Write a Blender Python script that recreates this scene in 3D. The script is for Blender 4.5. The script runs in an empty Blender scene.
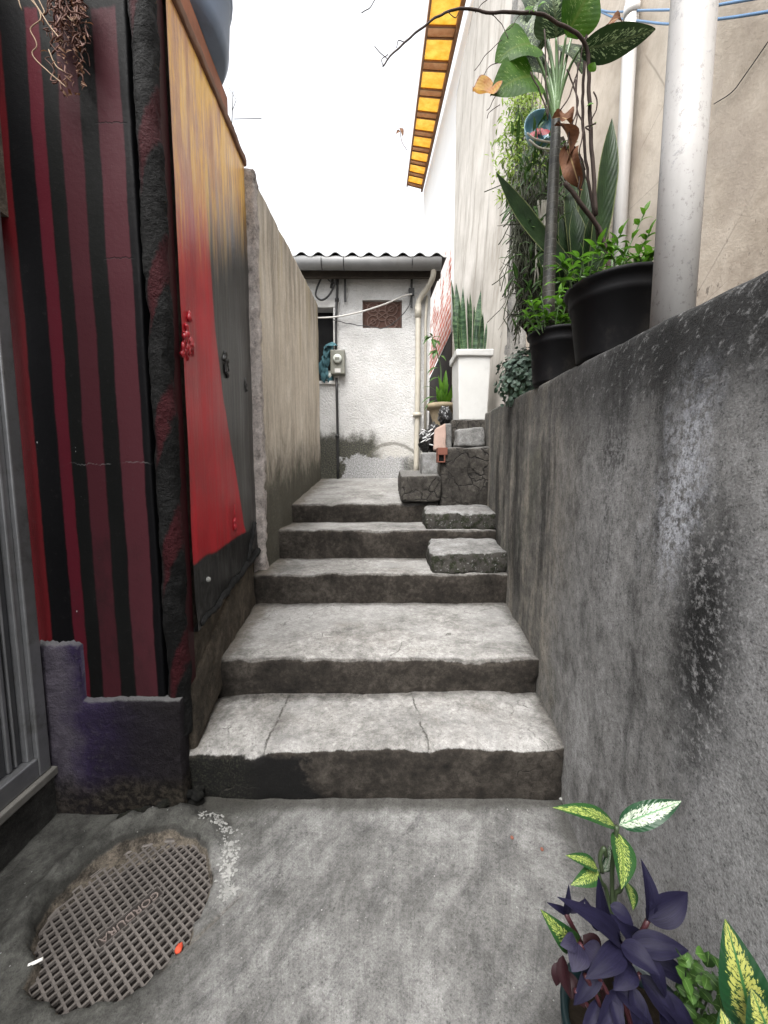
import bpy, bmesh, math, random
from mathutils import Vector, Matrix, noise
V = Vector
rad = math.radians
scene = bpy.context.scene

# ------------------------------------------------------------------ camera
F, PITCH, EYE = 385.0, rad(5.6), 1.35
cam_d = bpy.data.cameras.new('camera')
cam = bpy.data.objects.new('camera', cam_d)
scene.collection.objects.link(cam)
cam.location = (0, 0, EYE)
cam.rotation_euler = (math.pi / 2 - PITCH, 0, 0)
cam_d.sensor_fit = 'VERTICAL'
cam_d.sensor_height = 36.0
cam_d.lens = F / 1024 * 36.0
cam_d.clip_start = 0.02
cam_d.clip_end = 500
scene.camera = cam

# ------------------------------------------------------------------ sky, sun, exposure
SUN_EL, SUN_AZ = rad(62), rad(200)          # azimuth measured from +Y towards +X
world = bpy.data.worlds.new('World')
scene.world = world
world.use_nodes = True
wn = world.node_tree
bg = wn.nodes['Background']
sky = wn.nodes.new('ShaderNodeTexSky')
sky.sky_type = 'NISHITA'
sky.sun_disc = False
sky.sun_elevation = SUN_EL
sky.sun_rotation = SUN_AZ
sky.dust_density = 4.0
hs = wn.nodes.new('ShaderNodeHueSaturation')
hs.inputs['Saturation'].default_value = 0.12
hs.inputs['Value'].default_value = 1.0
wn.links.new(sky.outputs[0], hs.inputs['Color'])
wn.links.new(hs.outputs[0], bg.inputs[0])
bg.inputs[1].default_value = 0.15
sl = bpy.data.lights.new('sun', 'SUN')
sl.energy = 1.5
sl.angle = rad(40)
sl.color = (1.0, 0.97, 0.93)
sun = bpy.data.objects.new('sun', sl)
scene.collection.objects.link(sun)
_sd = V((math.sin(SUN_AZ) * math.cos(SUN_EL), math.cos(SUN_AZ) * math.cos(SUN_EL), math.sin(SUN_EL)))
sun.rotation_euler = _sd.to_track_quat('Z', 'Y').to_euler()
sun.location = (0, -3, 20)
vs = scene.view_settings
scene.display_settings.display_device = 'sRGB'
vs.view_transform = 'Standard'
vs.look = 'None'
vs.exposure = 1.9
vs.gamma = 1.0
vs.use_curve_mapping = False
scene.cycles.max_bounces = 8
scene.cycles.diffuse_bounces = 3
scene.cycles.transparent_max_bounces = 6


# ------------------------------------------------------------------ measuring helpers: viewing ray of the photo's pixel at a known depth or plane
def ray(px, py):
    x = (px - 384) / F
    y = -(py - 512) / F
    return V((x, math.cos(PITCH) + y * math.sin(PITCH), -math.sin(PITCH) + y * math.cos(PITCH)))


def at(px, py, Y):
    d = ray(px, py)
    return V((0, 0, EYE)) + d * (Y / d.y)


def atX(px, py, X):
    d = ray(px, py)
    return V((0, 0, EYE)) + d * (X / d.x)


def gz(px, py, z=0.0):
    d = ray(px, py)
    return V((0, 0, EYE)) + d * ((z - EYE) / d.z)


# ------------------------------------------------------------------ mesh builder
class MB:
    def __init__(s):
        s.v, s.f, s.uv, s.mi = [], [], [], []

    def add(s, p, uv=(0, 0)):
        s.v.append(V(p))
        s.uv.append(uv)
        return len(s.v) - 1

    def face(s, *ids, m=0):
        s.f.append(ids)
        s.mi.append(m)

    def box(s, a, b, m=0):
        x0, y0, z0 = a
        x1, y1, z1 = b
        i = [s.add(p) for p in ((x0, y0, z0), (x1, y0, z0), (x1, y1, z0), (x0, y1, z0), (x0, y0, z1), (x1, y0, z1), (x1, y1, z1), (x0, y1, z1))]
        for q in ((0, 3, 2, 1), (4, 5, 6, 7), (0, 1, 5, 4), (1, 2, 6, 5), (2, 3, 7, 6), (3, 0, 4, 7)):
            s.face(*[i[k] for k in q], m=m)

    def quadbox(s, bot, top, m=0):
        i = [s.add(p) for p in list(bot) + list(top)]
        for q in ((0, 3, 2, 1), (4, 5, 6, 7), (0, 1, 5, 4), (1, 2, 6, 5), (2, 3, 7, 6), (3, 0, 4, 7)):
            s.face(*[i[k] for k in q], m=m)

    def tube(s, pts, r, n=8, caps=True, m=0):
        pts = [V(p) for p in pts]
        N = len(pts)
        rs = list(r) if isinstance(r, (list, tuple)) else [r] * N
        t0 = (pts[1] - pts[0]).normalized()
        a = V((0, 0, 1)) if abs(t0.z) < 0.9 else V((1, 0, 0))
        u = t0.cross(a).normalized()
        rings = []
        for k in range(N):
            t = (pts[min(k + 1, N - 1)] - pts[max(k - 1, 0)]).normalized()
            u = (u - t * u.dot(t))
            u = u.normalized() if u.length > 1e-6 else t.orthogonal().normalized()
            w = t.cross(u)
            rings.append([s.add(pts[k] + (u * math.cos(2 * math.pi * j / n) + w * math.sin(2 * math.pi * j / n)) * rs[k], (j / n, k / max(1, N - 1))) for j in range(n)])
        for k in range(N - 1):
            for j in range(n):
                s.face(rings[k][j], rings[k][(j + 1) % n], rings[k + 1][(j + 1) % n], rings[k + 1][j], m=m)
        if caps:
            s.face(*rings[0][::-1], m=m)
            s.face(*rings[-1], m=m)

    def lathe(s, c, prof, n=32, m=0, squash=None):
        """prof: list of (r, z) around the vertical through c"""
        c = V(c)
        rings = []
        for r, z in prof:
            rings.append([s.add(c + V((r * math.cos(2 * math.pi * j / n), r * math.sin(2 * math.pi * j / n), z)), (j / n, z)) for j in range(n)])
        for k in range(len(prof) - 1):
            for j in range(n):
                s.face(rings[k][j], rings[k][(j + 1) % n], rings[k + 1][(j + 1) % n], rings[k + 1][j], m=m)

    def leaf(s, A, B, W, up=V((0, 0, 1)), bulge=0.1, fold=0.15, droop=0.0, n=9, shape='lance', wave=0.0, m=0, tw=0.0):
        """leaf blade from base A to tip B; up = side that faces up; bulge arches it, fold creases it along the midrib"""
        A, B = V(A), V(B)
        L = (B - A).length
        t = (B - A).normalized()
        sd = t.cross(up)
        sd = sd.normalized() if sd.length > 1e-5 else t.orthogonal().normalized()
        nm = sd.cross(t).normalized()
        rows = []
        ph = random.random() * 6
        for k in range(n + 1):
            q = k / n
            if shape == 'lance':
                w = (math.sin(math.pi * q ** 0.75) ** 0.8) * (1 - 0.15 * q)
            elif shape == 'heart':
                w = math.sin(math.pi * min(1, (q * 0.93 + 0.07)) ** 0.55) ** 0.7
            elif shape == 'strap':
                w = min(1, 0.6 + q * 1.2) * (1 - max(0, (q - 0.6) / 0.4) ** 1.7)
            else:
                w = math.sin(math.pi * q) ** 0.7
            w = max(w, 0.02) * W / 2
            cpt = A + t * (L * q) + nm * (bulge * L * math.sin(math.pi * q) - droop * L * q * q)
            a = tw * q
            s2 = sd * math.cos(a) + nm * math.sin(a)
            n2 = nm * math.cos(a) - sd * math.sin(a)
            row = []
            for j in (-2, -1, 0, 1, 2):
                e = j / 2
                wob = wave * W * math.sin(q * 9 + ph + (2 if j < 0 else 0)) * abs(e)
                row.append(s.add(cpt + s2 * (w * e) + n2 * (abs(e) * fold * w * 2 * 0.7 - fold * w * 0.6 * (e * e) + wob), (0.5 + e / 2, q)))
            rows.append(row)
        for k in range(n):
            for j in range(4):
                s.face(rows[k][j], rows[k][j + 1], rows[k + 1][j + 1], rows[k + 1][j], m=m)

    def rough(s, bot, top, res=0.03, rnd=0.015, amp=0.004, freq=6.0, chip=0.0, seed=0.0, m=0, skip=()):
        """a worn block: bot / top = corner quads (front left, front right, back right, back left); rounded, chipped and uneven"""
        bot = [V(p) for p in bot]
        top = [V(p) for p in top]
        dims = ((bot[1] - bot[0]).length, (bot[3] - bot[0]).length, ((top[0] - bot[0]).length + (top[1] - bot[1]).length) / 2)

        def axis(L):
            r = min(rnd * 1.6 + chip * 1.2, L * 0.3)
            pre = [0, r * 0.25, r * 0.6, r]
            k = max(1, int((L - 2 * r) / res))
            mid = [r + (L - 2 * r) * i / k for i in range(1, k)]
            return pre + mid + [L - x for x in pre[::-1]]
        ax = [axis(d) for d in dims]
        n = [len(a) - 1 for a in ax]
        ids = {}

        def W(p):
            u, v, w = p[0] / dims[0], p[1] / dims[1], p[2] / dims[2]
            b = bot[0].lerp(bot[1], u).lerp(bot[3].lerp(bot[2], u), v)
            t_ = top[0].lerp(top[1], u).lerp(top[3].lerp(top[2], u), v)
            return b.lerp(t_, w)

        def vert(i, j, k):
            key = (i, j, k)
            if key in ids:
                return ids[key]
            p = V((ax[0][i], ax[1][j], ax[2][k]))
            w0 = W(p)
            r = rnd * (0.75 + 0.5 * noise.noise(w0 * 9 + V((seed, 3, 1)))) + chip * max(0, noise.noise(w0 * 7 + V((seed, 0, 9))) + 0.15) + chip * 0.6 * max(0, noise.noise(w0 * 23 + V((seed, 7, 9))))
            r = min(r, min(dims) * 0.45)
            q = V([min(max(p[a], r), dims[a] - r) for a in range(3)])
            d = p - q
            if d.length > 1e-9:
                p = q + d * (r / d.length)
            w1 = W(p)
            w1 = w1 + noise.noise_vector(w1 * freq + V((seed, seed * 1.7, 0))) * amp + noise.noise_vector(w1 * freq * 3.7 + V((0, seed, 5))) * amp * 0.4
            ids[key] = s.add(w1)
            return ids[key]
        for k_ax, side in ((0, 0), (0, 1), (1, 0), (1, 1), (2, 0), (2, 1)):
            if (k_ax, side) in skip:
                continue
            a, b = [x for x in range(3) if x != k_ax]
            for i in range(n[a]):
                for j in range(n[b]):
                    def mk(ii, jj):
                        key = [0, 0, 0]
                        key[k_ax] = side * n[k_ax]
                        key[a], key[b] = ii, jj
                        return vert(*key)
                    q = [mk(i, j), mk(i + 1, j), mk(i + 1, j + 1), mk(i, j + 1)]
                    if (side == 0) != (k_ax == 1):
                        q = q[::-1]
                    s.face(*q, m=m)

    def build(s, name, mat, parent=None, smooth=True, loc=None):
        me = bpy.data.meshes.new(name)
        o = bpy.data.objects.new(name, me)
        off = V((0, 0, 0))
        if parent is not None:
            off = wloc(parent)
        elif loc is not None:
            off = V(loc)
            o.location = off
        me.from_pydata([tuple(p - off) for p in s.v], [], s.f)
        for mt in (mat if isinstance(mat, (list, tuple)) else [mat]):
            me.materials.append(mt)
        if any(s.mi):
            me.polygons.foreach_set('material_index', s.mi)
        uvl = me.uv_layers.new(name='UVMap')
        flat = []
        for l in me.loops:
            flat.extend(s.uv[l.vertex_index])
        uvl.data.foreach_set('uv', flat)
        if smooth:
            me.polygons.foreach_set('use_smooth', [True] * len(me.polygons))
        me.update()
        scene.collection.objects.link(o)
        if parent is not None:
            o.parent = parent
        return o


def wloc(o):
    p = V((0, 0, 0))
    while o is not None:
        p += o.location
        o = o.parent
    return p


def tag(o, label=None, cat=None, group=None, kind=None):
    if label:
        o['label'] = label
    if cat:
        o['category'] = cat
    if group:
        o['group'] = group
    if kind or cat:
        o['kind'] = kind or 'thing'
    return o


def thing(name, label, cat, loc=(0, 0, 0), group=None):
    o = bpy.data.objects.new(name, None)
    o.empty_display_size = 0.05
    scene.collection.objects.link(o)
    o.location = loc
    return tag(o, label, cat, group)


def bevel(o, w=0.006, seg=2):
    md = o.modifiers.new('bevel', 'BEVEL')
    md.width = w
    md.segments = seg
    md.limit_method = 'ANGLE'
    return o


def spline(pts, n=8, wob=0.0):
    """Catmull-Rom through pts"""
    pts = [V(p) for p in pts]
    P = [pts[0] * 2 - pts[1]] + pts + [pts[-1] * 2 - pts[-2]]
    out = []
    for i in range(1, len(P) - 2):
        for k in range(n):
            t = k / n
            a, b, c, d = P[i - 1], P[i], P[i + 1], P[i + 2]
            out.append(0.5 * ((2 * b) + (c - a) * t + (2 * a - 5 * b + 4 * c - d) * t * t + (3 * b - a - 3 * c + d) * t ** 3))
    out.append(pts[-1])
    if wob:
        out = [p + noise.noise_vector(p * 25) * wob for p in out]
    return out


# ------------------------------------------------------------------ shader builder
def lin(h):
    h = h.lstrip('#')
    return tuple(((int(h[i:i + 2], 16) / 255 + 0.055) / 1.055) ** 2.4 if int(h[i:i + 2], 16) > 10 else int(h[i:i + 2], 16) / 255 / 12.92 for i in (0, 2, 4)) + (1,)


def g(v, t=(1, 1, 1)):
    return (v * t[0], v * t[1], v * t[2], 1)


class B:
    def __init__(s, name):
        s.m = bpy.data.materials.new(name)
        s.m.use_nodes = True
        s.nt = s.m.node_tree
        s.bs = s.nt.nodes['Principled BSDF']
        s._c = {}

    def nd(s, t):
        return s.nt.nodes.new(t)

    def put(s, val, sock):
        if isinstance(val, bpy.types.NodeSocket):
            s.nt.links.new(val, sock)
        else:
            if isinstance(val, (tuple, list)) and len(val) == 3 and sock.type == 'RGBA':
                val = tuple(val) + (1,)
            sock.default_value = val

    def coord(s, k):
        if k not in s._c:
            if k == 'pos':
                s._c[k] = s.nd('ShaderNodeNewGeometry').outputs['Position']
            elif k == 'nrm':
                s._c[k] = s.nd('ShaderNodeNewGeometry').outputs['Normal']
            elif k == 'uv':
                s._c[k] = s.nd('ShaderNodeTexCoord').outputs['UV']
            else:
                s._c[k] = s.nd('ShaderNodeTexCoord').outputs['Object']
        return s._c[k]

    def scl(s, vec, sc, rot=(0, 0, 0), loc=(0, 0, 0)):
        if rot != (0, 0, 0):
            n0 = s.nd('ShaderNodeMapping')
            s.put(vec, n0.inputs[0])
            n0.inputs['Rotation'].default_value = rot
            vec = n0.outputs[0]
        n = s.nd('ShaderNodeMapping')
        s.put(vec, n.inputs[0])
        n.inputs['Scale'].default_value = sc
        n.inputs['Location'].default_value = loc
        return n.outputs[0]

    def warp(s, vec, scale, amt):
        n = s.nd('ShaderNodeTexNoise')
        s.put(vec, n.inputs['Vector'])
        n.inputs['Scale'].default_value = scale
        n.inputs['Detail'].default_value = 4
        a = s.nd('ShaderNodeVectorMath')
        a.operation = 'MULTIPLY_ADD'
        s.put(n.outputs[1], a.inputs[0])
        a.inputs[1].default_value = (amt, amt, amt)
        s.put(vec, a.inputs[2])
        return a.outputs[0]

    def noise(s, scale, detail=5, rough=0.6, vec=None, dist=0.0):
        n = s.nd('ShaderNodeTexNoise')
        s.put(vec if vec is not None else s.coord('pos'), n.inputs['Vector'])
        n.inputs['Scale'].default_value = scale
        n.inputs['Detail'].default_value = detail
        n.inputs['Roughness'].default_value = rough
        n.inputs['Distortion'].default_value = dist
        return n.outputs[0]

    def vor(s, scale, vec=None, feature='F1', out=0):
        n = s.nd('ShaderNodeTexVoronoi')
        n.feature = feature
        s.put(vec if vec is not None else s.coord('pos'), n.inputs['Vector'])
        n.inputs['Scale'].default_value = scale
        return n.outputs[out]

    def ramp(s, fac, stops, interp='LINEAR'):
        n = s.nd('ShaderNodeValToRGB')
        s.put(fac, n.inputs[0])
        e = n.color_ramp.elements
        n.color_ramp.interpolation = interp
        full = [(p, c if isinstance(c, (tuple, list)) else (c, c, c, 1)) for p, c in stops]
        e.remove(e[1])
        e[0].position, e[0].color = full[0]
        for p, c in full[1:]:
            e.new(min(1.0, p)).color = c
        return n.outputs[0]

    def mix(s, fac, a, b, blend='MIX'):
        n = s.nd('ShaderNodeMix')
        n.data_type = 'RGBA'
        n.blend_type = blend
        s.put(fac, n.inputs[0])
        s.put(a, n.inputs[6])
        s.put(b, n.inputs[7])
        return n.outputs[2]

    def math(s, op, a, b=0.0, c=None, clamp=False):
        n = s.nd('ShaderNodeMath')
        n.operation = op
        n.use_clamp = clamp
        s.put(a, n.inputs[0])
        s.put(b, n.inputs[1])
        if c is not None:
            s.put(c, n.inputs[2])
        return n.outputs[0]

    def mr(s, v, a, b, c=0.0, d=1.0):
        n = s.nd('ShaderNodeMapRange')
        n.interpolation_type = 'SMOOTHSTEP'
        s.put(v, n.inputs[0])
        n.inputs[1].default_value = a
        n.inputs[2].default_value = b
        n.inputs[3].default_value = c
        n.inputs[4].default_value = d
        return n.outputs[0]

    def xyz(s, vec):
        n = s.nd('ShaderNodeSeparateXYZ')
        s.put(vec, n.inputs[0])
        return n.outputs

    def mul(s, *a):
        o = a[0]
        for b in a[1:]:
            o = s.math('MULTIPLY', o, b)
        return o

    def bump(s, h, strength=0.4, dist=0.01, normal=None):
        n = s.nd('ShaderNodeBump')
        s.put(h, n.inputs['Height'])
        n.inputs['Strength'].default_value = strength
        n.inputs['Distance'].default_value = dist
        if normal is not None:
            s.put(normal, n.inputs['Normal'])
        return n.outputs[0]

    def done(s, col, rough=0.85, nrm=None, spec=0.3, metal=0.0, **kw):
        s.put(col, s.bs.inputs['Base Color'])
        s.put(rough, s.bs.inputs['Roughness'])
        s.put(spec, s.bs.inputs['Specular IOR Level'])
        s.put(metal, s.bs.inputs['Metallic'])
        if nrm is not None:
            s.put(nrm, s.bs.inputs['Normal'])
        for k, v in kw.items():
            s.put(v, s.bs.inputs[k.replace('_', ' ')])
        return s.m


def simple(name, col, rough=0.6, var=0.35, scale=20, bump=0.15, spec=0.3, metal=0.0, dirt=0.0, dist=0.004, **kw):
    """plain surface with tone variation and a fine bump"""
    b = B(name)
    o = b.coord('obj')
    n = b.noise(scale, 6, 0.65, o)
    n2 = b.noise(scale * 0.22, 4, 0.6, o)
    c0 = tuple(x * (1 - var) for x in col[:3]) + (1,)
    c1 = tuple(min(1, x * (1 + var)) for x in col[:3]) + (1,)
    c = b.ramp(b.math('ADD', b.math('MULTIPLY', n, 0.5), b.math('MULTIPLY', n2, 0.5)), [(0.3, c0), (0.7, c1)])
    if dirt:
        c = b.mix(b.math('MULTIPLY', b.mr(b.noise(scale * 0.5, 7, 0.7, o), 0.5, 0.72), dirt), c, g(0.05, (1, 0.9, 0.75)))
    return b.done(c, rough, b.bump(n, bump, dist), spec, metal, **kw)


def concrete(name, dark, mid, light, scale=1.0, stretch=(1, 1, 1), streak=0.0, bump=0.5, coarse=0.5, extra=None, pits=0.5, rough=0.92, grain=1.0):
    b = B(name)
    p = b.coord('pos')
    pv = b.scl(p, stretch)
    n1 = b.noise(1.6 * scale, 8, 0.66, pv, 0.3)
    pr = b.scl(p, (1, 1, 1), rot=(0.6, 0.9, 0.35))
    n2 = b.noise(9 * scale, 7, 0.72, b.scl(pv, (1, 1, 1), rot=(0.6, 0.9, 0.35)))
    n3 = b.noise(80 * scale, 5, 0.75, pr)
    n4 = b.noise(340, 3, 0.7, pr)
    s = b.math('ADD', b.math('ADD', b.mul(n1, 0.42), b.mul(n2, 0.33)), b.math('ADD', b.mul(n3, 0.15), b.mul(n4, 0.1)))
    s = b.math('ADD', b.math('MULTIPLY', b.math('SUBTRACT', s, 0.5), 1.75), 0.5)
    c = b.ramp(s, [(0.3, dark), (0.5, mid), (0.7, light)])
    if streak:
        st = b.noise(1.0, 6, 0.65, b.scl(p, (16, 16, 0.9)))
        c = b.mix(b.math('MULTIPLY', b.mr(st, 0.47, 0.68), streak), c, tuple(x * 0.35 for x in dark[:3]) + (1,))
        st2 = b.noise(1.0, 6, 0.65, b.scl(p, (11, 11, 0.7), loc=(3, 7, 1)))
        c = b.mix(b.math('MULTIPLY', b.mr(st2, 0.52, 0.72), streak * 0.6), c, light)
    h = b.math('ADD', b.mul(n2, 1.0), b.math('ADD', b.mul(n3, coarse), b.mul(n4, coarse * 0.4)))
    if pits:
        pit = b.mr(b.vor(95 * scale), 0.05, 0.3)
        h = b.math('ADD', h, b.mul(pit, 0.15 * pits))
        spk = b.mr(b.noise(130 * scale, 3, 0.7), 0.62, 0.72)
        c = b.mix(b.mul(spk, 0.55 * pits), c, tuple(x * 0.3 for x in dark[:3]) + (1,))
    r = rough
    if extra:
        c, h2 = extra(b, p, c, n1, n2, n3)
        if h2 is not None:
            h = b.math('ADD', h, h2)
    # sand and cement grain
    gr_ = b.math('ADD', b.mul(b.noise(190, 4, 0.8, pr), 0.55), b.mul(b.noise(48, 6, 0.78, pr), 0.45))
    c = b.mix(1.0, c, b.ramp(gr_, [(0.36, 1 - 0.55 * grain), (0.5, 0.98), (0.64, 1.0)]), 'MULTIPLY')
    c = b.mix(b.mul(b.mr(gr_, 0.53, 0.64), 0.6), c, b.mix(1.0, c, (1.7, 1.7, 1.7, 1), 'MULTIPLY'))
    return b.done(c, r, b.bump(h, bump, 0.012), 0.25)


def leafmat(name, c0, c1, vein=None, rough=0.42, spot=None, edge=None, trans=0.25, spot_lo=0.5, spot_hi=0.58, ribs=0.25, hold=0.55, sheen=0.25, grain=0.0):
    """leaf: colour varies from leaf to leaf and along the blade, pale vein, optional variegation held back from the margin"""
    b = B(name)
    uv = b.coord('uv')
    o = b.coord('obj')
    ux, uy, _ = b.xyz(uv)
    em = b.math('MULTIPLY', b.math('ABSOLUTE', b.math('SUBTRACT', ux, 0.5)), 2.0)
    c = b.ramp(b.noise(9, 4, 0.6, o), [(0.35, c0), (0.65, c1)])
    if spot is not None:
        v = b.scl(uv, (9, 16, 1), rot=(0, 0, 0.0))
        # blotches run outwards from the midrib towards the tip
        sl = b.math('SUBTRACT', uy, b.math('MULTIPLY', em, 0.22))
        cmb = b.nd('ShaderNodeCombineXYZ')
        b.put(b.math('MULTIPLY', ux, 11.0), cmb.inputs[0])
        b.put(b.math('MULTIPLY', sl, 34.0), cmb.inputs[1])
        b.put(b.mul(b.xyz(o)[2], 3.0), cmb.inputs[2])
        nz = b.noise(1.0, 5, 0.7, cmb.outputs[0], 0.4)
        k = b.math('SUBTRACT', nz, b.mul(b.mr(em, hold, 1.0), 0.38))
        c = b.mix(b.mr(k, spot_lo, spot_hi), c, spot)
    if vein is not None:
        c = b.mix(b.mr(em, 0.1, 0.03), c, vein)
    if edge is not None:
        c = b.mix(b.mr(em, 0.86, 0.97), c, edge)
    side = b.math('SINE', b.math('MULTIPLY', b.math('SUBTRACT', uy, b.math('MULTIPLY', em, 0.25)), 70.0))
    hb_ = b.math('ADD', b.mul(side, ribs), b.noise(40, 3, 0.5, o))
    if grain:       # fine veins running the length of the blade
        cg_ = b.nd('ShaderNodeCombineXYZ')
        b.put(b.math('MULTIPLY', ux, 34.0), cg_.inputs[0])
        b.put(b.math('MULTIPLY', uy, 2.5), cg_.inputs[1])
        b.put(b.mul(b.xyz(o)[2], 9.0), cg_.inputs[2])
        ln = b.noise(1.0, 4, 0.7, cg_.outputs[0])
        hb_ = b.math('ADD', hb_, b.mul(ln, 0.8))
        c = b.mix(b.mul(b.mr(ln, 0.42, 0.62), 0.5), c, tuple(min(1, x * 1.9) for x in c1[:3]) + (1,))
    nb = b.bump(hb_, 0.25, 0.004)
    m = b.done(c, rough, nb, sheen)
    if trans:
        tr = b.nd('ShaderNodeBsdfTranslucent')
        b.put(c, tr.inputs[0])
        mx = b.nd('ShaderNodeMixShader')
        mx.inputs[0].default_value = trans
        b.nt.links.new(b.bs.outputs[0], mx.inputs[1])
        b.nt.links.new(tr.outputs[0], mx.inputs[2])
        out = [n for n in b.nt.nodes if n.type == 'OUTPUT_MATERIAL'][0]
        b.nt.links.new(mx.outputs[0], out.inputs[0])
    return m


# ------------------------------------------------------------------ materials
MH_C = V((-0.797, 1.082, 0))        # centre of the grate in the ground
MH_R = 0.254


def x_ground(b, p, c, n1, n2, n3):
    x, y, z = b.xyz(p)
    # trowel strokes
    st = b.noise(1.0, 7, 0.75, b.scl(b.warp(p, 1.6, 0.3), (3.5, 17, 1), rot=(0, 0, rad(-60))))
    c = b.mix(b.mul(b.mr(st, 0.5, 0.66), 0.4), c, g(0.225, (1, 0.99, 0.96)))
    c = b.mix(b.mul(b.mr(st, 0.48, 0.36), 0.5), c, g(0.05))
    big = b.noise(1.5, 5, 0.65, b.scl(p, (1, 1, 1), loc=(2, 5, 0)))
    c = b.mix(b.mul(b.mr(big, 0.5, 0.66), 0.45), c, g(0.06, (1, 0.98, 0.93)))
    # dark stain left by seepage on the doorway side
    w = b.math('ADD', x, b.math('MULTIPLY', b.math('SUBTRACT', n1, 0.5), 0.9))
    w = b.math('SUBTRACT', w, b.math('MULTIPLY', b.math('SUBTRACT', y, 1.0), 0.35))
    c = b.mix(b.mul(b.mr(w, -0.38, -0.78), 0.88), c, b.mix(b.mr(n2, 0.35, 0.65), g(0.018, (1, 1.0, 0.85)), g(0.06, (1, 1, 0.88))))
    # earth packed round the grate
    dx = b.math('SUBTRACT', x, MH_C.x)
    dy = b.math('SUBTRACT', y, MH_C.y)
    d = b.math('SQRT', b.math('ADD', b.mul(dx, dx), b.mul(dy, dy)))
    d = b.math('ADD', d, b.math('MULTIPLY', b.math('SUBTRACT', n2, 0.5), 0.09))
    k = b.mul(b.mr(z, -0.004, -0.016), b.mr(d, 0.45, 0.40))
    rimd = b.mul(b.mr(b.math('ABSOLUTE', b.math('SUBTRACT', z, 0.0)), 0.014, 0.004), b.mr(d, 0.40, 0.34), b.mr(b.math('ADD', b.mul(dx, -0.61), b.mul(dy, 0.79)), 0.0, 0.1))
    c = b.mix(b.mul(k, 0.9), c, b.mix(b.mr(b.math('ADD', b.mul(n2, 0.6), b.mul(n3, 0.4)), 0.38, 0.62), g(0.02, (1, 0.82, 0.62)), g(0.14, (1, 0.84, 0.66))))
    c = b.mix(b.mul(rimd, 0.5), c, g(0.02, (1, 0.95, 0.82)))
    e2 = b.math('SUBTRACT', b.math('ADD', x, b.math('MULTIPLY', b.math('SUBTRACT', b.noise(8, 6, 0.75), 0.5), 0.16)), b.math('ADD', 0.565, b.mul(y, 0.118)))
    c = b.mix(b.mul(b.mr(e2, -0.10, -0.01), 0.7), c, g(0.03, (1, 0.97, 0.85)))
    # black grime line under the first riser and along the long wall
    e = b.math('ADD', y, b.math('MULTIPLY', b.math('SUBTRACT', n2, 0.5), 0.12))
    c = b.mix(b.mul(b.mr(e, 1.405, 1.46), 0.75), c, g(0.03, (1, 0.95, 0.8)))
    hair = b.mr(b.vor(2.2, b.scl(p, (1, 1.4, 1), loc=(0.4, 0.2, 0)), 'DISTANCE_TO_EDGE'), 0.0, 0.006)
    return c, b.math('ADD', b.mul(st, 0.5), b.mul(hair, 0.05))


M = {}
M['ground'] = concrete('ground_concrete', g(0.055, (1, 0.98, 0.94)), g(0.125, (1, 0.985, 0.955)), g(0.235, (1, 0.99, 0.965)), 1.3, extra=x_ground, bump=0.6, grain=1.1)


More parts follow.
